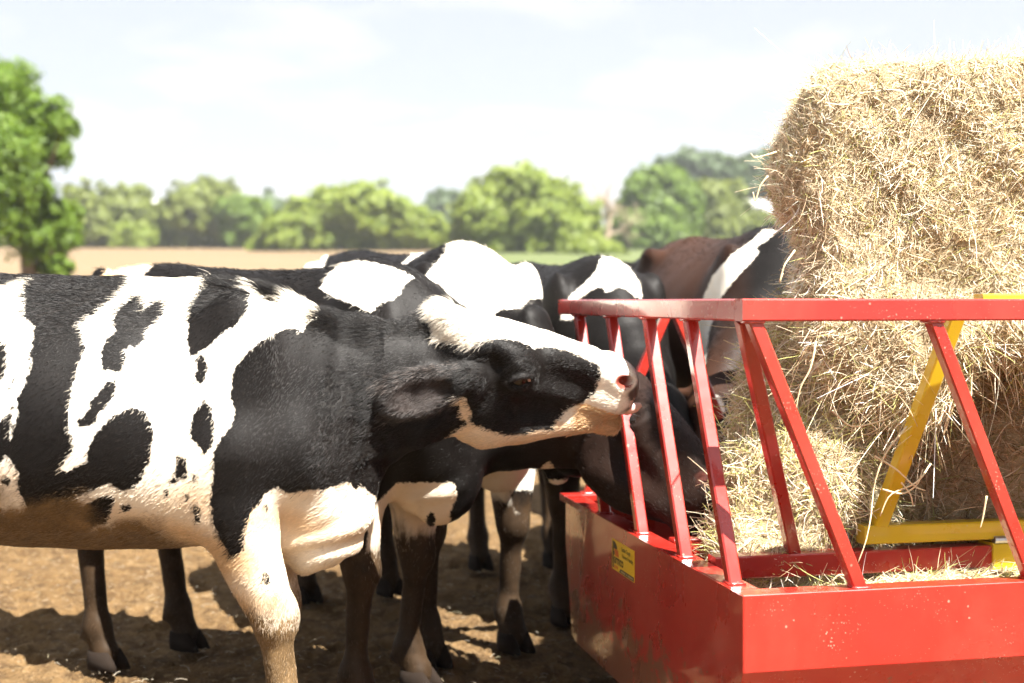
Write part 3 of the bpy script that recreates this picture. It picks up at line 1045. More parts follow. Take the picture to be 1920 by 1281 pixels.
def sheet(name, xs, ys, mat, rough=0.0, kind='structure', label=None):
    X, Y = np.meshgrid(xs, ys, indexing='ij')
    Z = terrain(X, Y)
    if rough > 0:
        clod = sum(wav(X, Y, f, s) * a for f, s, a in ((2.1, 1, 0.45), (5.3, 2, 0.3), (11.7, 3, 0.25), (23.0, 4, 0.2), (47.0, 5, 0.14)))
        jit = RNG.normal(0, 0.35, X.shape)
        Z = Z + rough * (clod + jit) * 0.5 - rough * 0.9
        for _ in range(420):      # hoof prints
            hx, hy = RNG.uniform(-3.3, 2.4), RNG.uniform(3.4, 7.8)
            a0 = RNG.uniform(0, math.pi)
            i0, i1 = np.searchsorted(xs, (hx - 0.14, hx + 0.14)); j0, j1 = np.searchsorted(ys, (hy - 0.14, hy + 0.14))
            dx = X[i0:i1, j0:j1] - hx; dy = Y[i0:i1, j0:j1] - hy
            u = (dx * math.cos(a0) + dy * math.sin(a0)) / 0.075; w = (-dx * math.sin(a0) + dy * math.cos(a0)) / 0.055
            r2 = u * u + w * w
            Z[i0:i1, j0:j1] += -0.026 * np.exp(-r2 ** 1.5) + 0.012 * np.exp(-((np.sqrt(r2) - 1.25) / 0.3) ** 2)
    nx, ny = X.shape
    idx = np.arange(nx * ny).reshape(nx, ny)
    f = np.stack([idx[:-1, :-1], idx[1:, :-1], idx[1:, 1:], idx[:-1, 1:]], -1).reshape(-1, 4)
    o = link_mesh(name, np.stack([X, Y, Z], -1).reshape(-1, 3), f, mat, None, smooth=True)
    tag(o, label, None, None, kind)
    return o


g1 = np.unique(np.round(np.concatenate([np.linspace(-40, -3.4, 30), np.arange(-3.4, 2.6, 0.022), np.linspace(2.6, 40, 30)]), 4))
g2 = np.unique(np.round(np.concatenate([np.linspace(-14, 3.2, 18), np.arange(3.2, 8.0, 0.024), np.linspace(8.0, 44, 40)]), 4))
sheet('ground', g1, g2, DIRT, rough=0.028, label='trodden tan dirt of the cattle yard')
YS = np.unique(np.concatenate([np.linspace(44, 60, 10), np.linspace(60, 150, 30)]))
sheet('stubble_field', np.linspace(-300, -6, 40), np.linspace(44, 152, 40), STUBBLE, label='pale dry field rising behind the herd')
sheet('near_meadow', np.linspace(-6, 300, 40), np.linspace(44, 55, 6), MEADOW, label='strip of green meadow close behind the yard')
sheet('hay_strip', np.linspace(-6, 300, 40), np.linspace(55, 74, 8), STUBBLE, label='pale dry strip between two green meadows')
sheet('far_meadow', np.linspace(-6, 300, 40), np.linspace(74, 152, 30), MEADOW, label='green meadow rising to the tree line')
sheet('far_pasture', np.linspace(-900, 900, 40), np.linspace(152, 1800, 40), MEADOW, label='far green pasture beyond the tree line')
sheet('west_pasture', np.linspace(-300, -40, 20), np.linspace(-14, 44, 14), STUBBLE, label='dry pasture beside the yard')
sheet('east_pasture', np.linspace(40, 300, 20), np.linspace(-14, 44, 14), MEADOW, label='green pasture beside the yard')


# ------------------------------------------------------------------ trees
def leaf_material(name, a, b, transl=0.42):
    t = NT(name)
    sh = t.attr('shade').outputs['Fac']
    c = t.mix(sh, a, b)
    t.color(c).rough(0.55)
    t.b.inputs['Specular IOR Level'].default_value = 0.3
    tr = t.node('ShaderNodeBsdfTranslucent')
    t.link(t.mix(sh, tuple(x * k for x, k in zip(a, (1.3, 1.25, 0.7))), tuple(x * k for x, k in zip(b, (1.3, 1.25, 0.7)))), tr.inputs['Color'])
    mx = t.node('ShaderNodeMixShader'); mx.inputs[0].default_value = transl
    t.link(t.b.outputs[0], mx.inputs[1]); t.link(tr.outputs[0], mx.inputs[2]); t.link(mx.outputs[0], t.out.inputs[0])
    return t.m


LEAF_BRIGHT = leaf_material('bright_leaves', (0.1421, 0.2001, 0.0303), (0.2257, 0.2757, 0.0471))
LEAF_MID = leaf_material('mid_leaves', (0.0858, 0.1440, 0.0216), (0.1430, 0.2090, 0.0346))
LEAF_OLIVE = leaf_material('olive_leaves', (0.1225, 0.1561, 0.0351), (0.1879, 0.2229, 0.0515))
LEAF_DARK = leaf_material('dark_leaves', (0.0658, 0.1032, 0.0432), (0.0987, 0.1462, 0.0576))
LEAF_NEAR = leaf_material('fresh_leaves', (0.0731, 0.1391, 0.0130), (0.1462, 0.2233, 0.0216))
BARK = NT('grey_bark').color((0.16, 0.12, 0.085)).rough(0.9).m
DEADWOOD = NT('dead_wood').color((0.36, 0.28, 0.20)).rough(0.9).m


def leaf_cloud(lumps, count, size, gap=0.35):
    """Leaf-sized rhombs scattered through overlapping clumps. lumps: (centre, radius)."""
    cs = np.array([l[0] for l in lumps]); rs = np.array([l[1] for l in lumps])
    w = rs ** 2; pick = RNG.choice(len(rs), count, p=w / w.sum())
    d = RNG.normal(0, 1, (count, 3)); d /= np.linalg.norm(d, axis=1)[:, None]
    # twigs: leaves gather round sprays inside each clump, leaving gaps
    ns = max(6, int(count / 22))
    sp = RNG.choice(len(rs), ns, p=w / w.sum())
    sd = RNG.normal(0, 1, (ns, 3)); sd /= np.linalg.norm(sd, axis=1)[:, None]
    sr = rs[sp] * (np.cbrt(RNG.uniform(0.10, 1.0, ns)) + np.abs(RNG.normal(0, 0.22, ns)) * (RNG.random(ns) < 0.35))
    centre = cs[sp] + sd * sr[:, None] * np.array((1, 1, 0.88))
    k = RNG.integers(0, ns, count)
    spread = np.minimum(rs[sp][k] * 0.30, size * 6.0)
    pos = centre[k] + d * (spread * np.cbrt(RNG.random(count)))[:, None]
    n = RNG.normal(0, 1, (count, 3)) + sd[k] * 2.0 + np.array((0.25, -0.35, 0.9)); n /= np.linalg.norm(n, axis=1)[:, None]
    u = np.cross(n, RNG.normal(0, 1, (count, 3))); u /= np.linalg.norm(u, axis=1)[:, None]
    v = np.cross(n, u)
    s = size * RNG.uniform(0.6, 1.3, count)[:, None]
    V = np.stack([pos + u * s, pos + v * s * 0.55, pos - u * s, pos - v * s * 0.55], 1).reshape(-1, 3)
    f = np.arange(count * 4).reshape(-1, 4)
    return V, f, np.repeat(np.clip(RNG.normal(0.5, 0.28, count), 0, 1), 4)


def tree(name, label, base, lumps, count, size, leaf, trunk_r, group=None, category='tree'):
    root = new_empty(name, base)
    tag(root, label, category, group)
    base = np.array(base, float)
    V, f, sh = leaf_cloud(lumps, count, size)
    cr = link_mesh('crown', V, f, leaf, root)
    put_attr(cr.data, 'shade', sh)
    zt = max(l[0][2] for l in lumps)
    cen = np.mean([l[0] for l in lumps], 0)
    vs, fs = [], []

    def add(pts, rads, n=7):
        a, b = tube(pts, rads, n)
        o = len(vs); vs.extend(a); fs.extend([tuple(i + o for i in q) for q in b])
    fork = base * 0.55 + cen * 0.45
    top = cen + np.array((0, 0, (zt - cen[2]) * 0.6))
    add([base - (0, 0, 0.2), base * 0.75 + fork * 0.25 + (0.05 * trunk_r, 0, 0), fork, (fork + top) / 2, top], [trunk_r * 1.25, trunk_r, trunk_r * 0.8, trunk_r * 0.5, trunk_r * 0.15], 9)
    for c, r in lumps:
        c = np.array(c)
        t = random.uniform(0.3, 0.9)
        s = base * (1 - t) + top * t if t < 0.5 else fork * (1 - t) + top * t
        m = (s + c) / 2 + np.array((0, 0, -0.1 * r))
        add([s, m, c], [trunk_r * 0.42, trunk_r * 0.3, trunk_r * 0.1], 6)
    link_mesh('trunk', np.array(vs), fs, BARK, root, smooth=True)
    return root


def px_lumps(items, Y, dep, grow=1.0):
    out = []
    for px, py, r in items:
        y = Y + random.uniform(-1, 1) * dep
        out.append((F(px, py, y), r * grow / FPX * y))
    return out


def base_at(px, Y):
    x = (px - 960) / FPX * Y
    return (x, Y, float(terrain(x, Y)))


# big tree at the left edge of the picture
tree('broadleaf_tree', 'tall leafy green tree close behind the yard at the left edge', base_at(58, 36),
     px_lumps([(-95, 190, 80), (-30, 165, 62), (25, 155, 48), (-60, 265, 90), (40, 215, 46), (95, 215, 40), (118, 238, 28), (75, 265, 48), (20, 285, 60), (105, 285, 30), (-20, 360, 70),
               (55, 345, 44), (85, 395, 42), (125, 405, 30), (30, 410, 46), (60, 445, 40), (115, 445, 34), (90, 482, 36), (75, 505, 26), (115, 500, 22), (-80, 400, 80), (-140, 300, 90)], 36, 1.6),
     62000, 0.075, LEAF_NEAR, 0.22)
TG = 'trees along the far field edge'
BG = [
    ('olive_tree', 'dull green tree just right of the tall leafy tree', 158, 150, LEAF_OLIVE, [(150, 385, 30), (165, 420, 34), (185, 440, 24), (140, 440, 30)], 5000),
    ('round_tree', 'rounded olive-green tree left of the small white shed', 235, 156, LEAF_OLIVE, [(225, 390, 34), (255, 375, 24), (265, 410, 26), (205, 420, 28), (240, 440, 30), (215, 450, 22)], 6500),
    ('low_bush', 'low yellow-green bush below the small white shed', 255, 150, LEAF_BRIGHT, [(235, 445, 22), (262, 448, 22), (285, 452, 20)], 3500),
    ('spreading_tree', 'spreading grey-green tree right of the small white shed', 385, 153, LEAF_OLIVE, [(350, 395, 34), (380, 370, 32), (415, 385, 32), (330, 425, 28), (375, 425, 38), (430, 420, 30), (345, 450, 22), (400, 452, 24)], 9000),
    ('dark_round_tree', 'rounded deeper green tree beside the spreading grey-green tree', 458, 150, LEAF_MID, [(440, 400, 26), (470, 405, 28), (490, 425, 24), (450, 440, 26), (485, 450, 18)], 6000),
    ('distant_tree', 'small bluish tree far behind between the field trees', 510, 260, LEAF_DARK, [(500, 390, 22), (525, 398, 20), (475, 400, 18)], 2500),
    ('willow_bush', 'wide yellow-green willow bush behind the black cow backs', 640, 132, LEAF_BRIGHT, [(530, 440, 34), (575, 415, 38), (620, 395, 38), (665, 385, 36), (715, 395, 38), (760, 415, 34), (800, 435, 30), (600, 455, 34), (660, 440, 44), (720, 445, 40), (780, 460, 26), (500, 465, 22), (835, 455, 20)], 20000),
    ('dark_distant_tree', 'dark blue-green tree far behind, left of the bright green tree', 835, 250, LEAF_DARK, [(830, 385, 24), (855, 378, 18), (812, 400, 20), (845, 405, 20)], 3500),
    ('bright_tree', 'bright yellow-green tree in the middle of the tree line', 965, 118, LEAF_BRIGHT, [(940, 365, 38), (985, 360, 40), (1030, 375, 38), (905, 400, 42), (960, 410, 46), (1020, 415, 46), (1065, 405, 40), (890, 445, 36), (945, 455, 38), (1005, 460, 40), (1065, 450, 38), (1090, 430, 24), (960, 340, 18)], 26000),
    ('low_green_bush', 'low bright bush at the foot of the bare grey tree', 1130, 112, LEAF_BRIGHT, [(1110, 470, 26), (1140, 478, 24), (1155, 490, 16), (1080, 480, 22)], 5000),
    ('green_tree', 'full mid-green tree right of the bare grey tree', 1230, 140, LEAF_MID, [(1205, 355, 30), (1245, 350, 34), (1275, 370, 30), (1190, 390, 32), (1235, 400, 42), (1280, 410, 32), (1185, 430, 32), (1230, 445, 38), (1275, 452, 30), (1200, 465, 20)], 15000),
    ('hill_tree', 'dark tree rising behind the full mid-green tree', 1300, 230, LEAF_DARK, [(1250, 318, 22), (1290, 312, 26), (1330, 315, 26), (1365, 325, 24), (1310, 345, 34), (1355, 350, 30), (1395, 350, 22), (1270, 345, 24)], 9000),
    ('olive_round_tree', 'pale olive tree in front of the far white sheds', 1345, 150, LEAF_OLIVE, [(1330, 365, 26), (1360, 372, 28), (1325, 405, 32), (1370, 410, 30), (1400, 425, 26), (1345, 445, 34), (1395, 450, 24), (1310, 440, 22)], 9000),
    ('hedge_tree', 'pale olive hedge below the far white sheds', 1440, 146, LEAF_OLIVE, [(1430, 425, 22), (1455, 435, 24), (1475, 430, 22), (1425, 450, 20), (1470, 460, 22), (1500, 440, 26), (1530, 450, 28)], 6500),
    ('tall_hill_tree', 'dark green tree at the edge of the hay bale', 1430, 235, LEAF_DARK, [(1415, 315, 24), (1440, 300, 18), (1455, 330, 28), (1425, 345, 24), (1480, 350, 30)], 6000),
    ('skyline_tree', 'dark trees standing behind the tall leafy tree', 40, 190, LEAF_DARK, [(0, 420, 40), (60, 425, 40), (-60, 415, 44), (110, 430, 34), (20, 450, 34)], 6000),
]
for nm, lab, bx, Y, lf, items, cnt in BG:
    tree(nm, lab, base_at(bx, Y), px_lumps(items, Y, 2.0, 1.16), int(cnt * 1.5), 0.0034 * Y * (0.9 if lf is LEAF_BRIGHT else 1.0), lf, 0.0028 * Y, TG)
# hedgerow growing as one mass along the field edge, behind the single trees
hl = []
hx = -200
while hx < 1700:
    yy = 160 + random.uniform(-3, 6)
    hl.append((F(hx, random.uniform(436, 452), yy), random.uniform(20, 34) / FPX * yy))
    hx += random.uniform(16, 30)
V_, f_, sh_ = leaf_cloud(hl, 26000, 0.55)
hedge = link_mesh('hedgerow', V_, f_, LEAF_OLIVE, None)
put_attr(hedge.data, 'shade', sh_)
tag(hedge, 'long low olive hedgerow along the far edge of the fields', 'hedge', None, 'stuff')
# bare grey tree
bt = new_empty('bare_tree', base_at(1132, 120))
tag(bt, 'bare grey leafless tree between two green trees', 'tree', TG)
vs, fs = [], []


def add_branch(p, d, ln, r, depth):
    pts = [p]; q = np.array(p, float); dd = unit(d)
    for i in range(4):
        dd = unit(dd + RNG.normal(0, 0.16, 3)); q = q + dd * ln / 4; pts.append(q.copy())
    a, b = tube(np.array(pts), [r, r * 0.85, r * 0.7, r * 0.55, r * 0.4], 6)
    o = len(vs); vs.extend(a); fs.extend([tuple(i + o for i in t) for t in b])
    if depth > 0:
        for k in range(4):
            add_branch(pts[2 + k % 3], dd * 0.8 + RNG.normal(0, 0.62, 3) + np.array((0, 0, 0.25)), ln * 0.68, r * 0.5, depth - 1)


add_branch(np.array(base_at(1132, 120)) - (0, 0, 0.1), (0.02, 0, 1), 3.1, 0.3, 4)
link_mesh('trunk', np.array(vs), fs, DEADWOOD, bt, smooth=True)


# ------------------------------------------------------------------ far sheds
WALLM = NT('pale_siding').color((0.30, 0.29, 0.27)).rough(0.7).m
ROOFM = NT('white_metal_roof').color((0.42, 0.42, 0.42)).rough(0.45).m
GLASS = NT('dark_pane').color((0.04, 0.05, 0.06)).rough(0.1).m


def shed(label, px, py, Y, w, d, h, ang, kx=0):
    c = F(px, py, Y)
    gz = float(terrain(c[0], Y))
    eave = c[2] - 0.6
    root = new_empty('farm_shed', (c[0], Y, gz)); tag(root, label, 'shed', 'far farm sheds')
    ca, sa = math.cos(math.radians(ang)), math.sin(math.radians(ang))

    def T(pts): return [(c[0] + x * ca - y * sa, Y + x * sa + y * ca, z) for x, y, z in pts]
    link_mesh('wall', T([(-w, -d, gz - 0.5), (w, -d, gz - 0.5), (w, d, gz - 0.5), (-w, d, gz - 0.5), (-w, -d, eave), (w, -d, eave), (w, d, eave), (-w, d, eave), (-w, 0, eave + h), (w, 0, eave + h)]),
              [(0, 1, 5, 4), (1, 2, 6, 9, 5), (2, 3, 7, 6), (3, 0, 4, 8, 7), (4, 5, 9, 8), (7, 8, 9, 6)], WALLM, root)
    e = 0.4
    vv = []
    for dz in (0.03, 0.16):
        vv += [(-w - e, -d - e, eave - e * h / d + dz), (w + e, -d - e, eave - e * h / d + dz), (w + e, 0, eave + h + dz), (-w - e, 0, eave + h + dz), (w + e, d + e, eave - e * h / d + dz), (-w - e, d + e, eave - e * h / d + dz)]
    link_mesh('roof', T(vv), [(6, 7, 8, 9), (9, 8, 10, 11), (3, 2, 1, 0), (5, 4, 2, 3), (0, 1, 7, 6), (4, 5, 11, 10), (1, 2, 8, 7), (2, 4, 10, 8), (5, 3, 9, 11), (3, 0, 6, 9)], ROOFM, root)
    for x in (-w * 0.5, w * 0.4):
        link_mesh('window', T([(x - 0.6, -d - 0.04, eave - 2.2), (x + 0.6, -d - 0.04, eave - 2.2), (x + 0.6, -d - 0.04, eave - 1.0), (x - 0.6, -d - 0.04, eave - 1.0),
                               (x - 0.6, -d + 0.02, eave - 2.2), (x + 0.6, -d + 0.02, eave - 2.2), (x + 0.6, -d + 0.02, eave - 1.0), (x - 0.6, -d + 0.02, eave - 1.0)]),
                  [(0, 1, 2, 3), (4, 5, 1, 0), (5, 6, 2, 1), (6, 7, 3, 2), (7, 4, 0, 3)], GLASS, root)


shed('small white-roofed shed among trees left of centre', 296, 382, 210, 1.6, 3, 1.0, 8)
shed('long white-roofed farm shed among trees beside the hay', 1402, 384, 205, 3.6, 4, 1.2, -6)
shed('second pale farm shed half hidden by the hay', 1462, 402, 190, 2.6, 4, 1.5, 14)


# ------------------------------------------------------------------ the herd
GROUP = 'cattle crowding the hay feeder'
C1_LAYERS = [
    ('b', [(-300, 470), (0, 488), (80, 503), (250, 512), (247, 535), (200, 573), (150, 607), (160, 653), (147, 690), (135, 727), (129, 770), (128, 800),
           (138, 833), (137, 848), (122, 866), (110, 880), (128, 884), (163, 866), (165, 845), (173, 823), (200, 790), (247, 762), (273, 773), (288, 807),
           (283, 860), (265, 900), (249, 917), (220, 920), (207, 906), (190, 912), (165, 925), (150, 930), (145, 906), (143, 930), (149, 953), (190, 930), (215, 931),
           (213, 950), (202, 981), (151, 995), (84, 990), (50, 950), (34, 917), (35, 884), (17, 860), (15, 833), (30, 795), (33, 773), (32, 747), (47, 723),
           (60, 672), (50, 672), (60, 653), (65, 613), (47, 597), (48, 540), (67, 522), (0, 540), (-300, 600)]),
    ('b', [(-300, 640), (-40, 630), (11, 642), (13, 690), (0, 718), (-40, 735), (-300, 760)]),
    ('b', [(23, 762), (6, 788), (-30, 800), (-300, 800), (-300, 870), (8, 866), (18, 820)]),
    ('b', [(28, 698), (31, 705), (10, 752), (7, 750)]),
    ('b', [(213, 607), (217, 585), (253, 557), (272, 555), (272, 572), (263, 587), (290, 565), (313, 562), (312, 583), (297, 603), (273, 620), (272, 640),
           (255, 653), (250, 645), (233, 657), (237, 667), (233, 687), (222, 705), (213, 700), (211, 690), (197, 701), (188, 680), (192, 650), (207, 630), (218, 622)]),
    ('b', [(217, 713), (217, 737), (200, 763), (183, 777), (177, 797), (147, 802), (143, 787), (163, 777), (170, 750), (190, 730), (207, 712)]),
    ('b', [(350, 637), (353, 600), (363, 567), (383, 540), (410, 523), (447, 514), (480, 515), (533, 522), (583, 532), (612, 545), (604, 553), (567, 561), (540, 560),
           (527, 568), (507, 567), (490, 552), (477, 533), (470, 537), (468, 563), (463, 583), (443, 610), (420, 623), (387, 653), (358, 671), (354, 655)]),
    ('b', [(365, 671), (383, 663), (390, 693), (383, 717), (373, 721), (363, 713), (369, 690)]),
    ('b', [(383, 748), (397, 767), (402, 797), (403, 820), (387, 857), (370, 833), (357, 823), (357, 797), (367, 770)]),
    ('b', [(335, 846), (348, 862), (351, 893), (337, 910), (328, 893), (330, 862)]),
    ('b', spot(366, 900, 5, 12)), ('b', spot(311, 925, 5.5, 8)), ('b', spot(323, 902, 4, 6)), ('b', spot(350, 930, 5, 13)),
    ('b', spot(370, 962, 7, 20, rot=-0.15)), ('b', spot(237, 952, 9, 8)), ('b', spot(12, 903, 9, 10)), ('b', spot(498, 953, 4, 8)), ('b', spot(500, 1083, 7, 13)),
    ('b', [(600, 560), (617, 530), (660, 520), (720, 530), (812, 545), (818, 600), (818, 640), (840, 640), (852, 638), (872, 650), (890, 651), (909, 640), (942, 634), (973, 638),
           (1003, 653), (1036, 651), (1073, 660), (1097, 672), (1127, 685), (1127, 709), (1114, 739), (1093, 756), (1063, 769), (1043, 792), (1040, 806),
           (1010, 806), (990, 813), (960, 817), (930, 811), (909, 803), (892, 797), (884, 790), (860, 808), (838, 826), (845, 846), (895, 846), (935, 852), (900, 858), (850, 862), (812, 877), (792, 905), (760, 960), (705, 985),
           (705, 934), (679, 911), (668, 921), (654, 904), (627, 912), (606, 919), (579, 919), (545, 926), (518, 914), (498, 924), (491, 941), (471, 958), (461, 995),
           (458, 1032), (437, 1048), (417, 1018), (400, 985), (394, 944), (400, 884), (399, 850), (413, 823), (433, 800), (440, 773), (432, 740), (437, 700), (447, 680),
           (473, 653), (500, 632), (533, 617), (550, 613), (567, 623), (580, 603), (610, 590), (618, 572)]),
    ('w', [(849, 742), (872, 745), (885, 776), (882, 795), (864, 782), (862, 760)]),
    ('b', spot(903, 866, 9, 12)), ('b', spot(857, 870, 5, 7)), ('b', spot(930, 868, 9, 5)), ('b', spot(890, 857, 6, 4)),
    # front leg, lower
    ('b', [(437, 1130), (470, 1150), (478, 1200), (478, 1225), (462, 1215), (445, 1175)]),
]


def c1_trunk(st):
    st[6:11, 1] = (1.362, 1.352, 1.335, 1.29, 1.20)
    return st


def c1_long(p, hq):
    m = np.ones(len(p)); l = np.zeros(len(p))
    pollz = (hq[:, 0] < 0.10) & (hq[:, 0] > -0.08) & (hq[:, 2] > -0.03) & (np.abs(hq[:, 1]) < 0.13) & (hq[:, 2] < 0.15)
    m[pollz] = 2.0; l[pollz] = 0.25
    chin = (hq[:, 0] > 0.42) & (hq[:, 2] < -0.09) & (hq[:, 0] < 0.65) & (hq[:, 2] > -0.3)
    m[chin] = 1.6; l[chin] = 0.1
    earz = (hq[:, 0] < 0.06) & (hq[:, 2] < -0.02) & (hq[:, 2] > -0.25) & (np.abs(hq[:, 1]) > 0.115) & (np.abs(hq[:, 1]) < 0.4) & (hq[:, 0] > -0.3)
    m[earz] = 1.7; l[earz] = 0.15
    face = (hq[:, 0] > 0.12) & (hq[:, 0] < 0.6) & (hq[:, 2] > -0.09) & (hq[:, 2] < 0.12)
    m[face] *= 0.85
    mane = (p[:, 0] > 0.40) & (p[:, 0] < 0.86) & (np.abs(p[:, 1]) < 0.07) & (p[:, 2] > 1.15)
    m[mane] = 1.9; l[mane] = 0.2
    br = (p[:, 2] < 0.72) & (p[:, 0] < 0.5)
    m[br] = 1.5
    return m, l


def c1_tint(p, hq):
    t = np.zeros(len(p))
    t = np.maximum(t, np.clip((1.0 - p[:, 2]) / 0.25, 0, 1) * np.clip(0.55 + 0.45 * np.sin(p[:, 0] * 14 + 2 * np.sin(p[:, 2] * 17)) * np.sin(p[:, 2] * 23 + p[:, 0] * 5), 0.2, 1) * 0.85)
    chin = (hq[:, 0] > 0.40) & (hq[:, 2] < -0.085) & (hq[:, 0] < 0.65) & (hq[:, 2] > -0.3)
    t[chin] = 0.85
    jaw = (hq[:, 0] > 0.05) & (hq[:, 0] < 0.42) & (hq[:, 2] < -0.15) & (hq[:, 2] > -0.4)
    t[jaw] = 0.55
    return t


C1, C1H, C1RZ, C1LOC = build_cow(
    'cow', 'nearest cow, black and white, licking a red bar with muzzle raised', (-1.20, 3.64), 3.0, 1.0, 0.0135,
    F(848, 612, 3.72), F(1203, 714, 3.90), (0.10, -0.34, 0.93), 1.03, False, C1_LAYERS,
    fine=0.0068, hairs=175000, nose_k=1.0, group=GROUP, eye_detail=True,
    legs={'fr': [(0.47, 0.76), (0.575, 0.475), (0.62, 0.13), (0.67, 0.05)], 'fl': [(0.50, 0.70), (0.545, 0.44), (0.55, 0.13), (0.59, 0.05)]},
    ears={-1: ((-0.88, -0.40, -0.24), (-0.20, -0.90, -0.25), 0.222)},
    neck={'S': (0.44, 0, 1.03), 'prof': [(-0.08, 0.29, -0.34, 0.205), (0.15, 0.265, -0.33, 0.19), (0.4, 0.205, -0.295, 0.16), (0.7, 0.152, -0.23, 0.13), (0.92, 0.122, -0.19, 0.112), (1.06, 0.09, -0.15, 0.09)]},
    brisket=((0.66, 0, 0.76), (0.165, 0.12, 0.20)), long_fur=c1_long, white_tint=c1_tint, muddy=False, mud_k=0.95, trunk_mod=c1_trunk)
# tip of the tongue against the bar
tp = np.array([C1H(0.53, -0.092, -0.012), C1H(0.56, -0.085, -0.018), C1H(0.578, -0.072, -0.024), C1H(0.590, -0.060, -0.024)]) @ C1RZ.T + C1LOC
vs_, fs_ = tube(tp, [0.018, 0.018, 0.014, 0.006], 10)
link_mesh('tongue', vs_, fs_, TONGUE, C1, smooth=True)

C2_LAYERS = [
    ('w', [(599, 542), (614, 517), (640, 495), (671, 488), (721, 497), (755, 509), (778, 520), (761, 531), (751, 551), (734, 563), (711, 568), (698, 588), (660, 571), (620, 554)]),
    ('w', [(150, 600), (190, 520), (220, 478), (280, 455), (340, 455), (410, 466), (380, 476), (330, 474), (300, 482), (285, 500), (265, 520), (230, 600)]),
    ('w', [(957, 916), (997, 894), (1031, 863), (1040, 880), (1050, 892), (1068, 904), (1098, 921), (1108, 935), (1060, 935), (1031, 920), (990, 925)]),
    ('w', [(690, 1000), (700, 950), (745, 905), (850, 905), (858, 930), (845, 960), (845, 980), (828, 1005), (800, 1035), (745, 1040), (735, 1100), (680, 1090)]),
    ('b', spot(808, 975, 9, 16)),
    ('w', [(770, 1030), (880, 1000), (890, 1060), (850, 1100), (780, 1105)]),
]
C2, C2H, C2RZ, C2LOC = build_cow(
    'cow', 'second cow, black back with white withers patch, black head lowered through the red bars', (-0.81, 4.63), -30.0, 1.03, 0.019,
    np.array((0.396, 4.36, 1.022)), np.array((0.631, 3.95, 0.707)), (0.677, -0.142, 0.722), 1.03, True, C2_LAYERS, hairs=32000, group=GROUP, eye_detail=True, brown=lambda W, v: np.clip((W[:, 0] - 0.0) / 0.2, 0, 1) * 0.22,  # black head and neck browned here, standing in for sunlit sheen
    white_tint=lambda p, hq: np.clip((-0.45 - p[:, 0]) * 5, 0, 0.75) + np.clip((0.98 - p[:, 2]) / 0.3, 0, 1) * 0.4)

C3_LAYERS = [
    ('b', [(600, 520), (615, 478), (644, 465), (728, 460), (768, 445), (803, 448), (775, 475), (750, 497), (740, 540), (640, 560)]),
    ('b', [(838, 450), (835, 474), (808, 504), (791, 523), (785, 600), (740, 600), (752, 500), (812, 464)]),
    ('b', [(926, 594), (936, 581), (979, 578), (993, 561), (1036, 557), (1060, 560), (1250, 620), (1250, 900), (1010, 900), (960, 720), (930, 640)]),
    ('b', [(955, 920), (1030, 920), (1030, 945), (1003, 968), (965, 960)]), ('b', spot(932, 947, 9, 9)),
    ('b', [(830, 1000), (850, 1000), (880, 1060), (900, 1130), (860, 1150), (835, 1090)]),
]
C3, *_ = build_cow(
    'cow', 'cow with broad white neck and shoulders standing behind the second cow', (-0.40, 5.39), -60.0, 1.09, 0.021,
    F(1000, 600, 4.58), F(1100, 850, 4.42), (0.70, -0.50, 0.5), 0.98, False, C3_LAYERS, hairs=20000, group=GROUP)

C4_LAYERS = [
    ('w', [(1064, 559), (1098, 530), (1119, 506), (1127, 480), (1154, 485), (1178, 500), (1200, 530), (1204, 560), (1190, 556), (1175, 542), (1160, 537), (1135, 550),
           (1130, 536), (1113, 541), (1086, 559), (1075, 600), (1050, 600)]),
    ('w', spot(1292, 862, 14, 22)),
]
C4, *_ = build_cow(
    'cow', 'black cow with white shoulder band reaching in at the far corner of the feeder', (0.22, 6.02), -72.0, 1.07, 0.022,
    F(1222, 690, 5.12), F(1300, 905, 4.80), (0.55, -0.62, 0.55), 0.95, True, C4_LAYERS, hairs=12000, group=GROUP, tagged=True,
    ears={-1: ((0.28, -0.40, -0.85), (0.5, -0.7, 0.2), 0.2)})

C5_LAYERS = [
    ('w', [(1303, 714), (1297, 628), (1318, 560), (1335, 518), (1371, 479), (1410, 452), (1432, 430), (1458, 432), (1436, 452), (1415, 464), (1424, 473), (1400, 500), (1380, 521), (1353, 556), (1330, 620),
           (1322, 684)]),
    ('w', [(1335, 740), (1352, 745), (1362, 770), (1345, 785), (1335, 770)]),
    ('w', spot(1222, 552, 5, 8)),
]
C5, *_ = build_cow(
    'cow', 'dark brown cow with a white shoulder stripe beyond the hay on the far side', (1.02, 6.22), -79.0, 1.165, 0.023,
    F(1352, 702, 5.20), F(1340, 838, 4.88), (-0.10, -0.80, 0.60), 0.95, True, C5_LAYERS, hairs=12000, group=GROUP,
    brown=lambda W, v: np.clip(1.2 - np.abs(side_view(W)[:, 0] - 1285) / 110.0, 0, 1) * 0.7)
C6, *_ = build_cow(
    'cow', 'cow almost hidden behind the dark brown one, only its black back showing', (1.02, 8.1, 0.0), -82.0, 1.16, 0.03,
    F(1345, 640, 6.9), F(1345, 800, 6.6), (0, -0.8, 0.6), 0.95, True, [('w', spot(1338, 452, 9, 6))], hairs=0, group=GROUP)


# ------------------------------------------------------------------ the hay feeder
FA = np.array((0.538, 3.15, 0.0))
FU = np.array((0.9769, 0.2139, 0.0)); FV = np.array((-0.2139, 0.9769, 0.0))
FW, FL = 1.74, 4.6
RIM_Z, BAND_Z, FLOOR_Z, INSET = 0.6126, 0.4335, 0.137, 0.138
feeder = new_empty('hay_feeder', tuple(FA + FU * FL / 2 + FV * FW / 2))
tag(feeder, 'red steel hay feeder with slanted bars and a deep trough', 'feeder')


def U(u, v, z):
    return FA + FU * u + FV * v + np.array((0, 0, z))


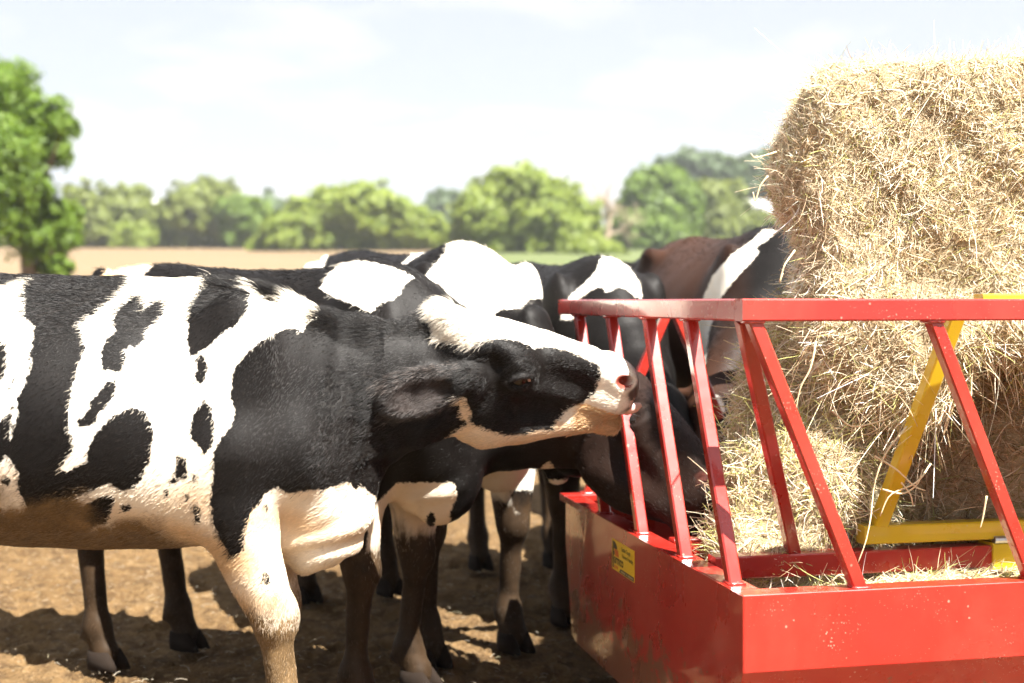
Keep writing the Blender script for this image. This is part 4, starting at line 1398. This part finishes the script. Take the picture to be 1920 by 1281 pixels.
def beam(name, p0, p1, w, h, mat, parent, side=None, ch=0.004):
    """Square tube from p0 to p1; w along side, h across it."""
    p0 = np.asarray(p0, float); p1 = np.asarray(p1, float)
    d = unit(p1 - p0)
    s = np.asarray(side if side is not None else FV, float); s = unit(s - (s @ d) * d)
    t = np.cross(d, s)
    a, b = w / 2, h / 2
    sec = [(-a + ch, -b), (a - ch, -b), (a, -b + ch), (a, b - ch), (a - ch, b), (-a + ch, b), (-a, b - ch), (-a, -b + ch)]
    vs = [p0 + s * x + t * y for x, y in sec] + [p1 + s * x + t * y for x, y in sec]
    fs = [(i, (i + 1) % 8, 8 + (i + 1) % 8, 8 + i) for i in range(8)] + [tuple(range(7, -1, -1)), tuple(range(8, 16))]
    return link_mesh(name, vs, fs, mat, parent)


def plate(name, poly, nrm, th, mat, parent):
    """Flat sheet: poly is its outer face, nrm points out."""
    n = unit(nrm) * th
    k = len(poly)
    vs = [np.asarray(p) for p in poly] + [np.asarray(p) - n for p in poly]
    fs = [tuple(range(k)), tuple(range(2 * k - 1, k - 1, -1))] + [(i, k + i, k + (i + 1) % k, (i + 1) % k) for i in range(k)]
    return link_mesh(name, vs, fs, mat, parent)


T2 = 0.053
RZ_ = 1.306 - T2 / 2
# top rails (mitred end to end)
h = T2 / 2
beam('top_rail', U(0, h, RZ_), U(FL, h, RZ_), T2, T2, RED, feeder)
beam('top_rail', U(0, FW - h, RZ_), U(FL, FW - h, RZ_), T2, T2, RED, feeder)
beam('top_rail', U(h, T2 + 0.0015, RZ_), U(h, FW - T2 - 0.0015, RZ_), T2, T2, RED, feeder, side=FU)
beam('top_rail', U(FL - h, T2 + 0.0015, RZ_), U(FL - h, FW - T2 - 0.0015, RZ_), T2, T2, RED, feeder, side=FU)
# rim of the trough
RW = 0.066
rz = RIM_Z - 0.012
beam('rim', U(0.004, 0.004 + RW / 2, rz), U(FL - 0.004, 0.004 + RW / 2, rz), RW, 0.024, RED, feeder, ch=0.002)
beam('rim', U(0.004, FW - 0.004 - RW / 2, rz), U(FL - 0.004, FW - 0.004 - RW / 2, rz), RW, 0.024, RED, feeder, ch=0.002)
beam('rim', U(0.004 + RW / 2, RW + 0.006, rz), U(0.004 + RW / 2, FW - RW - 0.006, rz), RW, 0.024, RED, feeder, side=FU, ch=0.002)
beam('rim', U(FL - 0.004 - RW / 2, RW + 0.006, rz), U(FL - 0.004 - RW / 2, FW - RW - 0.006, rz), RW, 0.024, RED, feeder, side=FU, ch=0.002)
# trough sheets
ztop = RIM_Z - 0.001
plate('trough_panel', [U(0.001, 0, ztop), U(0.001, 0, BAND_Z), U(FL, 0, BAND_Z), U(FL, 0, ztop)], -FV, 0.003, RED, feeder)
plate('trough_panel', [U(0.001, 0, BAND_Z - 0.001), U(0.001, INSET, FLOOR_Z), U(FL, INSET, FLOOR_Z), U(FL, 0, BAND_Z - 0.001)], -FV * 0.9 - np.array((0, 0, 0.4)), 0.003, RED, feeder)
plate('trough_panel', [U(FL, FW, ztop), U(FL, FW, BAND_Z), U(0.03, FW, BAND_Z), U(0.03, FW, ztop)], FV, 0.003, RED, feeder)
plate('trough_panel', [U(FL, FW, BAND_Z - 0.001), U(FL, FW - INSET, FLOOR_Z), U(0.03, FW - INSET, FLOOR_Z), U(0.03, FW, BAND_Z - 0.001)], FV * 0.9 - np.array((0, 0, 0.4)), 0.003, RED, feeder)
plate('trough_floor', [U(0.004, INSET, FLOOR_Z + 0.004), U(FL, INSET, FLOOR_Z + 0.004), U(FL, FW - INSET, FLOOR_Z + 0.004), U(0.03, FW - INSET, FLOOR_Z + 0.004)], (0, 0, 1), 0.003, RED, feeder)
vb = 1.352; vc = 1.487
plate('end_panel', [U(0, 0, ztop), U(0, vb, ztop), U(0, vc, FLOOR_Z), U(0, INSET, FLOOR_Z), U(0, 0, BAND_Z)], -FU, 0.003, RED, feeder)
fo = 0.028
vs = [U(0, vb, ztop), U(fo, FW, ztop), U(fo, FW, BAND_Z), U(fo * 0.5, FW - INSET, FLOOR_Z), U(0, vc, FLOOR_Z)]
inn = [p + FU * 0.003 for p in vs]
link_mesh('end_panel', vs + inn, [(0, 1, 2), (0, 2, 3), (0, 3, 4), (7, 6, 5), (8, 7, 5), (9, 8, 5), (1, 0, 5, 6), (2, 1, 6, 7), (3, 2, 7, 8), (4, 3, 8, 9)], RED, feeder)
plate('end_panel', [U(FL, INSET, FLOOR_Z), U(FL, FW - INSET, FLOOR_Z), U(FL, FW, BAND_Z), U(FL, FW, ztop), U(FL, 0, ztop), U(FL, 0, BAND_Z)], FU, 0.003, RED, feeder)
for u in (0.5, FL - 0.5):
    beam('skid', U(u, 0.25, 0.068), U(u, FW - 0.25, 0.068), 0.08, 0.134, RED, feeder, side=FU)
# slanted bars
BW = 0.034


def weld(bar, p, side, r):
    """Lumpy weld bead running round the foot or head of a bar."""
    s_ = unit(np.asarray(side, float)); t_ = np.cross(np.array((0, 0, 1.0)), s_)
    a_ = r + 0.002
    ring = []
    for c0, c1 in (((-1, -1), (1, -1)), ((1, -1), (1, 1)), ((1, 1), (-1, 1)), ((-1, 1), (-1, -1))):
        for k_ in range(5):
            w_ = k_ / 5
            x_ = c0[0] * (1 - w_) + c1[0] * w_; y_ = c0[1] * (1 - w_) + c1[1] * w_
            ring.append(np.asarray(p) + s_ * x_ * a_ + t_ * y_ * a_ * 1.08)
    ring.append(ring[0])
    vs_w, fs_w = tube(np.array(ring), 0.0038 + 0.0016 * RNG.random(len(ring)), 6)
    o = link_mesh('weld_bead', vs_w, fs_w, RED, None, smooth=True)
    o.parent = bar
    return o


def bar(p_foot, p_head, side=None):
    b_ = beam('bar', p_foot, p_head, BW, BW, RED, feeder, side=side)
    weld(b_, np.asarray(p_foot) + np.array((0, 0, 0.0055)), FV if side is None else side, BW / 2)
    weld(b_, np.asarray(p_head) - np.array((0, 0, 0.0055)), FV if side is None else side, BW / 2)
    return b_


zb, zt_ = RIM_Z - 0.004, RZ_ - T2 / 2 + 0.004
vm = 0.034
for u0 in (0.035, 0.50, 0.965, 1.43, 1.895, 2.36, 2.825, 3.29, 3.755):
    bar(U(u0 + 0.275, vm, zb), U(u0, h, zt_))
    bar(U(u0 + 0.275 + 0.40, FW - vm, zb), U(u0 + 0.40, FW - h, zt_))
bar(U(0.10, FW - vm, zb), U(0.40, FW - h, zt_))
for v0 in (1.553, 1.163, 0.785, 0.435):
    bar(U(vm, v0 - 0.295, zb), U(h, v0, zt_), FU)
for v0 in (0.3, 0.7, 1.1, 1.5):
    bar(U(FL - vm, v0 - 0.22, zb), U(FL - h, v0, zt_), FU)
# inner rails the hay lies on
IZ = RIM_Z - 0.012
beam('inner_rail', U(0.075, 0.40, IZ), U(FL - 0.075, 0.40, IZ), 0.058, 0.060, RED, feeder)
beam('inner_rail', U(0.075, 0.72, IZ - 0.004), U(FL - 0.075, 0.72, IZ - 0.004), 0.05, 0.05, RED, feeder)
beam('inner_rail', U(0.075, FW - 0.29, IZ), U(FL - 0.075, FW - 0.29, IZ), 0.058, 0.060, RED, feeder)
beam('corner_brace', U(0.305, 0.40, IZ + 0.028), U(0.03, 0.075, zt_), BW, BW, RED, feeder)
# yellow cradle
CV = 0.395
cz = 0.6725
beam('cradle_beam', U(0.497, CV, cz), U(FL - 0.55, CV, cz), 0.05, 0.05, YELLOW, feeder)
beam('cradle_post', U(0.548, CV - 0.004, cz + 0.024), U(0.658, 0.19, 1.26), 0.04, 0.04, YELLOW, feeder)
beam('cradle_post', U(1.75, CV, cz + 0.024), U(1.55, CV + 0.01, 1.325), 0.05, 0.05, YELLOW, feeder)
beam('cradle_beam', U(0.66, 0.085, 1.296), U(3.6, 0.085, 1.296), 0.045, 0.045, YELLOW, feeder)
beam('cradle_sleeve', U(0.875, 0.40, IZ), U(1.03, 0.40, IZ), 0.074, 0.076, YELLOW, feeder)
beam('hinge_lug', U(0.915, 0.40, IZ + 0.03), U(0.915, CV, cz - 0.018), 0.05, 0.02, YELLOW, feeder, side=FU)
a, b = tube([U(0.88, 0.37, cz - 0.026), U(1.0, 0.37, cz - 0.026)], [0.011, 0.011], 10)
link_mesh('hinge_pin', a, b, STEEL, feeder, smooth=False)

# maker's sticker on the end sheet
SX0, SX1, SZ0, SZ1 = 1.0625, 0.833, 0.474, 0.567
SYEL = NT('sticker_yellow').color((0.78, 0.50, 0.015)).rough(0.35).m
SBLK = NT('sticker_black').color((0.02, 0.02, 0.02)).rough(0.4).m
SRED = NT('sticker_red').color((0.62, 0.05, 0.02)).rough(0.4).m
STAN = NT('sticker_tan').color((0.42, 0.34, 0.16)).rough(0.5).m


def S(x, y, lift):
    """Sticker coordinates: x 0..1 across, y 0..1 up."""
    return U(-lift, SX0 + (SX1 - SX0) * x, SZ0 + (SZ1 - SZ0) * y)


sticker = plate('sticker', [S(0, 0, 0.0012), S(1, 0, 0.0012), S(1, 1, 0.0012), S(0, 1, 0.0012)], -FU, 0.001, SYEL, feeder)


def decal(name, poly, mat, lift=0.0016):
    vs = [S(x, y, lift) for x, y in poly]
    return link_mesh(name, vs, [tuple(range(len(vs)))], mat, sticker)


decal('border', [(0.02, 0.02), (0.035, 0.02), (0.035, 0.98), (0.02, 0.98)], SBLK)
decal('emblem', [(0.055, 0.06), (0.095, 0.06), (0.095, 0.94), (0.055, 0.94)], SBLK, 0.0017)
arc = [(0.098, 0.94)] + [(0.098 + 0.16 * math.sin(t), 0.70 + 0.24 * math.cos(t)) for t in np.linspace(0.1, 1.45, 8)] + [(0.16, 0.70), (0.098, 0.72)]
decal('emblem', arc, SBLK, 0.0017)
decal('emblem', [(0.098, 0.64), (0.13, 0.60), (0.13, 0.50), (0.098, 0.48)], SBLK, 0.0017)
for i in range(3):
    x = 0.14 + i * 0.055
    decal('stripe', [(x + 0.03, 0.48), (x + 0.07, 0.48), (x + 0.04, 0.70), (x, 0.70)], SRED)
    x = 0.11 + i * 0.06
    decal('stripe', [(x, 0.06), (x + 0.035, 0.06), (x + 0.06, 0.17), (x + 0.025, 0.17)], SRED)
decal('footer', [(0.34, 0.02), (0.985, 0.02), (0.985, 0.15), (0.40, 0.15)], SBLK)
for x0, x1 in ((0.42, 0.62), (0.66, 0.70), (0.73, 0.95)):
    decal('footer_print', [(x0, 0.055), (x1, 0.055), (x1, 0.115), (x0, 0.115)], STAN, 0.0019)


def lettering(text, x, y, size, xs=1.0, bold=0.0):
    cu = bpy.data.curves.new('lettering', 'FONT')
    cu.body = text; cu.size = 1.0; cu.offset = bold
    tmp = bpy.data.objects.new('lettering_tmp', cu)
    COL.objects.link(tmp)
    bpy.context.view_layer.update()
    me = bpy.data.meshes.new_from_object(tmp.evaluated_get(bpy.context.evaluated_depsgraph_get()))
    bpy.data.objects.remove(tmp)
    wid = abs(SX1 - SX0); hei = SZ1 - SZ0
    for v in me.vertices:
        q = S(x + v.co.x * size * xs / wid, y + v.co.y * size / hei, 0.0018)
        v.co = q
    me.materials.append(SBLK)
    o = bpy.data.objects.new('lettering', me)
    COL.objects.link(o); o.parent = sticker
    o.matrix_parent_inverse = sticker.matrix_world.inverted()
    return o


bpy.context.view_layer.update()
sticker_l = [lettering('armco', 0.115, 0.24, 0.040, 0.92, 0.02), lettering('Cattle Tough', 0.44, 0.76, 0.017, 1.0, 0.01), lettering('Farmer Friendly', 0.47, 0.55, 0.017, 1.0, 0.01)]


# ------------------------------------------------------------------ hay
def hay_material(name, a, b, c):
    t = NT(name)
    n1 = t.noise(9.0, 5, 0.65, 1.5, t.scaled(1, 1, 2.2)); n2 = t.noise(70.0, 4, 0.7, 2.0)
    col = t.ramp(t.math('ADD', t.math('MULTIPLY', n1, 0.45), t.math('MULTIPLY', n2, 0.55)), [(0.35, a), (0.5, b), (0.66, c)])
    t.color(col).rough(0.85)
    t.b.inputs['Specular IOR Level'].default_value = 0.2
    t.bump(n2, 1.0, 0.02)
    return t.m


HAYCORE = hay_material('matted_hay', (0.25, 0.175, 0.095), (0.48, 0.375, 0.23), (0.62, 0.51, 0.34))


def fbox(fd, c, r, rad, k=0.05):
    c = np.asarray(c, float); r = np.asarray(r, float)
    q = fd.block(c - r - k - 0.06, c + r + k + 0.06)
    if q is None: return
    sl, g = q
    d = [np.abs(g[i] - c[i]) - (r[i] - rad) for i in range(3)]
    out = np.sqrt(sum(np.maximum(x, 0) ** 2 for x in d)) + np.minimum(np.maximum(np.maximum(d[0], d[1]), d[2]), 0) - rad
    fd.blend(sl, out, k)


def lump_noise(P, amp, f0):
    n = np.zeros(len(P))
    for i, f in enumerate((1.0, 2.1, 4.3)):
        n += np.sin(P[:, 0] * f0 * f + i) * np.sin(P[:, 1] * f0 * f * 1.2 + 2 * i) * np.sin(P[:, 2] * f0 * f * 0.9 + 0.5 * i) / f ** 0.6
    return n * amp


TINTS = np.array([(0.58, 0.485, 0.35), (0.66, 0.585, 0.455), (0.50, 0.405, 0.275), (0.36, 0.27, 0.165), (0.62, 0.54, 0.41), (0.20, 0.135, 0.07), (0.45, 0.40, 0.245)])


def straw_on(v, f, count, ln, green=0.08, hang=0.0, lift=(-0.05, 0.55), width=0.0011, parent=None, tint=1.0, name='straw', keep=None, flat=0.0):
    nrm = vnormals(v, f)
    area = np.linalg.norm(np.cross(v[f[:, 2]] - v[f[:, 0]], v[f[:, 3]] - v[f[:, 1]]), axis=1)
    c = v[f].mean(1)
    vd = np.array((0, 0, EYE)) - c; vd /= np.linalg.norm(vd, axis=1)[:, None]
    fac = (nrm[f].mean(1) * vd).sum(1)
    P = side_view(c)
    w = area * ((fac > -0.35) | (nrm[f].mean(1)[:, 2] > 0.4)) * (P[:, 0] < 2050)
    if keep is not None: w = w * keep(c)
    pk = RNG.choice(len(f), count, p=w / w.sum())
    ab = RNG.random((count, 2)); a, b = ab[:, :1], ab[:, 1:]
    w4 = np.concatenate([(1 - a) * (1 - b), a * (1 - b), a * b, (1 - a) * b], 1)[:, :, None]
    p = (v[f[pk]] * w4).sum(1)
    n = (nrm[f[pk]] * w4).sum(1); n /= np.maximum(np.linalg.norm(n, axis=1), 1e-6)[:, None]
    d = RNG.normal(0, 1, (count, 3)); d[:, 2] *= (1 - flat)
    # wads lie in a common direction
    wad = np.stack([np.sin(p[:, 2] * 9 + p[:, 0] * 7), np.cos(p[:, 0] * 8 + p[:, 1] * 5), np.sin(p[:, 0] * 11 - p[:, 2] * 8)], 1)
    d = d + wad * 0.7
    d = d - (d * n).sum(1)[:, None] * n
    d /= np.maximum(np.linalg.norm(d, axis=1), 1e-6)[:, None]
    li = RNG.uniform(lift[0], lift[1], count) ** 1
    d = d + n * li[:, None]
    d[:, 2] -= hang * RNG.random(count)
    d /= np.linalg.norm(d, axis=1)[:, None]
    L_ = ln * np.minimum(RNG.lognormal(0, 0.45, count), 2.2)
    curl = np.cross(d, RNG.normal(0, 1, (count, 3))) * RNG.uniform(0, 1.6, count)[:, None]
    K = 5
    pts = np.zeros((count, K, 3))
    t = np.linspace(0, 1, K)
    p0 = p - n * RNG.uniform(0.0, 0.012, count)[:, None]
    kink = RNG.random(count) < 0.22
    kd = RNG.normal(0, 0.7, (count, 3)) * kink[:, None]
    for i in range(K):
        s = t[i]
        pts[:, i] = p0 + d * (L_ * s)[:, None] + curl * (L_ * s * s * 0.45)[:, None] + kd * (L_ * max(0, s - 0.5))[:, None]
        pts[:, i, 2] -= (0.25 + hang) * L_ * s * s * 0.35
    wd = width * RNG.uniform(0.55, 1.5, count)
    taper = np.array((1, 1, 1, 0.9, 0.5))
    col = TINTS[RNG.choice(len(TINTS), count, p=(0.2, 0.2, 0.18, 0.13, 0.15, 0.08, 0.06))]
    g = RNG.random(count) < green
    col[g] = np.array((0.36, 0.36, 0.13))
    wad2 = np.sin(p[:, 0] * 31 + 3 * np.sin(p[:, 2] * 9)) * np.sin(p[:, 2] * 27 + 2 * np.sin(p[:, 0] * 13)) + 0.7 * np.sin(p[:, 0] * 58 + p[:, 2] * 8)
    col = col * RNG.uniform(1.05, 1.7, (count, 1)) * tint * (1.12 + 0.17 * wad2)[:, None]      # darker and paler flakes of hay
    o = link_strands(name, pts, wd[:, None] * taper[None], np.clip(col, 0, 0.9), STRAW, parent)
    o['kind'] = 'stuff'
    return o


def hay_body(name, label, shapes, lo, hi, step, amp, freq, straws, category='hay bale', group=None, frame=None):
    """shapes: list of ('box', centre, half size, radius) or ('ell', centre, radii) in feeder coordinates."""
    fd = Field(*[np.arange(lo[i], hi[i] + step, step) for i in range(3)])
    for sh in shapes:
        if sh[0] == 'box': fbox(fd, sh[1], sh[2], sh[3], 0.06)
        else: fd.ell(sh[1], sh[2], None, 0.07)
    v, f = fd.mesh()
    v = relax(v, f, 1, 0.4)
    n = vnormals(v, f)
    v = v + n * (lump_noise(v, amp, freq) + RNG.normal(0, amp * 0.25, len(v)))[:, None]
    fo_, fx_, fy_ = frame if frame is not None else (FA, FU, FV)
    W = fo_ + v[:, :1] * fx_ + v[:, 1:2] * fy_ + v[:, 2:] * np.array((0, 0, 1.0))
    root = new_empty(name, tuple(W.mean(0) * np.array((1, 1, 0)) + np.array((0, 0, W[:, 2].min()))))
    tag(root, label, category, group)
    link_mesh('core', W, f, HAYCORE, root, smooth=True)
    for kw in straws:
        straw_on(W, f, parent=root, **kw)
    return root, W, f


HB = F(1522, 565, 3.70) * np.array((1, 1, 0))
HX, HY = np.array((0.985, -0.17, 0.0)), np.array((0.17, 0.985, 0.0))
upper, UWV, UFV = hay_body(
    'hay_bale', 'sunlit golden hay bale on top, overhanging the feeder', [
        ('box', (0.51, 0.46, 1.567), (0.51, 0.46, 0.394), 0.06),
        ('ell', (0.01, 0.20, 1.66), (0.125, 0.20, 0.17)), ('ell', (0.05, 0.16, 1.80), (0.10, 0.18, 0.10)),
        ('ell', (0.22, 0.05, 1.16), (0.19, 0.10, 0.17)), ('ell', (0.10, 0.10, 1.24), (0.12, 0.12, 0.16)), ('ell', (0.30, 0.02, 1.07), (0.11, 0.06, 0.09)),
        ('ell', (0.08, 0.2, 1.34), (0.09, 0.2, 0.17)), ('ell', (0.65, 0.02, 1.22), (0.4, 0.09, 0.09)), ('ell', (0.7, 0.3, 1.90), (0.35, 0.25, 0.09))],
    (-0.3, -0.2, 0.85), (1.3, 1.2, 2.15), 0.022, 0.016, 9.0,
    [dict(count=125000, ln=0.025, width=0.00065, lift=(-0.05, 0.27)),
     dict(count=6000, ln=0.048, width=0.0008, lift=(0.0, 0.32), hang=0.35),
     dict(count=1500, ln=0.09, width=0.0008, lift=(0.2, 0.9), hang=1.0, keep=lambda c: (c[:, 2] < 1.2) * 1.0)], group='hay bales in the feeder', frame=(HB, HX, HY))
LB = F(1450, 565, 3.90) * np.array((1, 1, 0))
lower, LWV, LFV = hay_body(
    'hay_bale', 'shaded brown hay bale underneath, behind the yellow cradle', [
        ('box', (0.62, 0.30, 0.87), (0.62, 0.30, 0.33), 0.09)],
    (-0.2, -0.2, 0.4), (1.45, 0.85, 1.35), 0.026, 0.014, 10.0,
    [dict(count=46000, ln=0.040, width=0.0009, tint=np.array((0.56, 0.46, 0.37)), flat=0.5, lift=(0.0, 0.5)), dict(count=1500, ln=0.07, width=0.0009, lift=(0.1, 0.8), hang=0.6, tint=0.75)], group='hay bales in the feeder', frame=(LB, HX, HY))  # tint mixes weathered brown with the overhang's shade, darkened into the straw colour


def E(px, py, y, rx, ry, rz_): return ('ell', F(px, py, y), (rx, ry, rz_))


pile, PWV, PFV = hay_body(
    'hay_heap', 'loose green-gold hay heap spilling beside the bales toward the cattle', [
        E(1462, 850, 4.0, 0.13, 0.24, 0.30), E(1425, 945, 3.92, 0.13, 0.22, 0.17), E(1440, 760, 4.10, 0.06, 0.14, 0.13), E(1520, 930, 3.85, 0.2, 0.22, 0.22),
        E(1440, 1030, 3.80, 0.17, 0.22, 0.10), E(1500, 720, 4.0, 0.12, 0.2, 0.26), E(1575, 830, 3.92, 0.16, 0.18, 0.32), ('ell', (1.35, 3.74, 0.47), (0.65, 0.22, 0.09)), ('ell', (0.95, 3.66, 0.47), (0.25, 0.18, 0.08))],
    (0.3, 3.2, 0.2), (2.2, 4.6, 1.35), 0.026, 0.016, 9.0,
    [dict(count=26000, ln=0.038, width=0.0008, green=0.28), dict(count=2000, ln=0.06, width=0.0009, green=0.2, lift=(0.2, 0.8), hang=0.3, keep=lambda c: (c[:, 0] > 0.62) * 1.0)], category='hay', frame=(np.zeros(3), np.array((1.0, 0, 0)), np.array((0, 1.0, 0))))

# single long stalks dangling from the upper bale
STALK = NT('single_stalk').color((0.66, 0.53, 0.31)).rough(0.5).m
STALKS = [
    [(1700, 800, 3.42), (1662, 848, 3.40), (1640, 905, 3.40), (1634, 960, 3.38), (1622, 1020, 3.36), (1606, 1062, 3.36)],
    [(1745, 870, 3.42), (1718, 905, 3.40), (1668, 930, 3.40), (1650, 968, 3.40)],
    [(1655, 918, 3.41), (1690, 926, 3.40), (1722, 905, 3.40), (1730, 880, 3.40)],
    [(1690, 905, 3.40), (1708, 930, 3.40), (1712, 948, 3.40)],
    [(1640, 855, 3.42), (1680, 880, 3.40), (1720, 915, 3.40), (1735, 920, 3.40)],
    [(1560, 770, 3.42), (1600, 800, 3.40), (1650, 790, 3.40), (1690, 770, 3.40)],
    [(1850, 930, 3.45), (1842, 975, 3.45), (1838, 990, 3.45)],
    [(1440, 330, 3.5), (1425, 350, 3.5), (1416, 378, 3.5), (1412, 360, 3.5)],
    [(1490, 470, 3.45), (1470, 500, 3.42), (1462, 530, 3.42), (1468, 512, 3.42)],
    [(1455, 285, 3.5), (1440, 290, 3.48), (1416, 296, 3.48), (1408, 288, 3.48)],
    [(1530, 640, 3.42), (1520, 690, 3.40), (1500, 730, 3.40), (1492, 770, 3.40)],
    [(1600, 1085, 3.28), (1575, 1078, 3.30), (1560, 1090, 3.30)],
]
for st_ in STALKS:
    ctrl = np.array([F(*p) for p in st_])
    tt = np.linspace(0, len(ctrl) - 1, 14)
    pts = np.stack([spline(np.arange(len(ctrl)), ctrl[:, i])(tt) for i in range(3)], 1)
    a, b = tube(pts, np.linspace(0.0028, 0.0014, 14), 6)
    link_mesh('straw_stalk', a, b, STALK, upper, smooth=True)

# litter trodden into the yard
xs_ = RNG.uniform(-3.0, 1.2, 2600); ys_ = RNG.uniform(3.9, 8.0, 2600)
p_ = np.stack([xs_, ys_, terrain(xs_, ys_) + 0.004], 1)
an = RNG.uniform(0, 2 * math.pi, 2600); L_ = RNG.lognormal(0, 0.5, 2600) * 0.022
dv = np.stack([np.cos(an), np.sin(an), RNG.normal(0, 0.12, 2600)], 1) * L_[:, None]
pt = np.stack([p_, p_ + dv * 0.5 + np.array((0, 0, 0.004)), p_ + dv], 1)
lit = link_strands('straw_litter', pt, np.full((2600, 3), 0.0008), TINTS[RNG.choice(len(TINTS), 2600)] * RNG.uniform(0.3, 0.8, (2600, 1)), STRAW)
tag(lit, 'bits of straw trodden into the dirt', 'straw', None, 'stuff')


# ------------------------------------------------------------------ thin summer haze over the whole place
hz = link_mesh('haze', [(-1000, -60, -1.5), (1000, -60, -1.5), (1000, 1900, -1.5), (-1000, 1900, -1.5), (-1000, -60, 42), (1000, -60, 42), (1000, 1900, 42), (-1000, 1900, 42)],
               [(3, 2, 1, 0), (4, 5, 6, 7), (0, 1, 5, 4), (1, 2, 6, 5), (2, 3, 7, 6), (3, 0, 4, 7)], None)
hm = bpy.data.materials.new('summer_haze'); hm.use_nodes = True
hm.node_tree.nodes.clear()
ho = hm.node_tree.nodes.new('ShaderNodeOutputMaterial'); hv = hm.node_tree.nodes.new('ShaderNodeVolumePrincipled')
hv.inputs['Color'].default_value = (0.93, 0.96, 1.0, 1); hv.inputs['Density'].default_value = 0.0005; hv.inputs['Anisotropy'].default_value = 0.2
hm.node_tree.links.new(hv.outputs[0], ho.inputs['Volume'])
hz.data.materials.append(hm)
tag(hz, 'thin pale summer haze over the farm', 'haze', None, 'stuff')
print('script %.1fs' % (time.time() - T0))
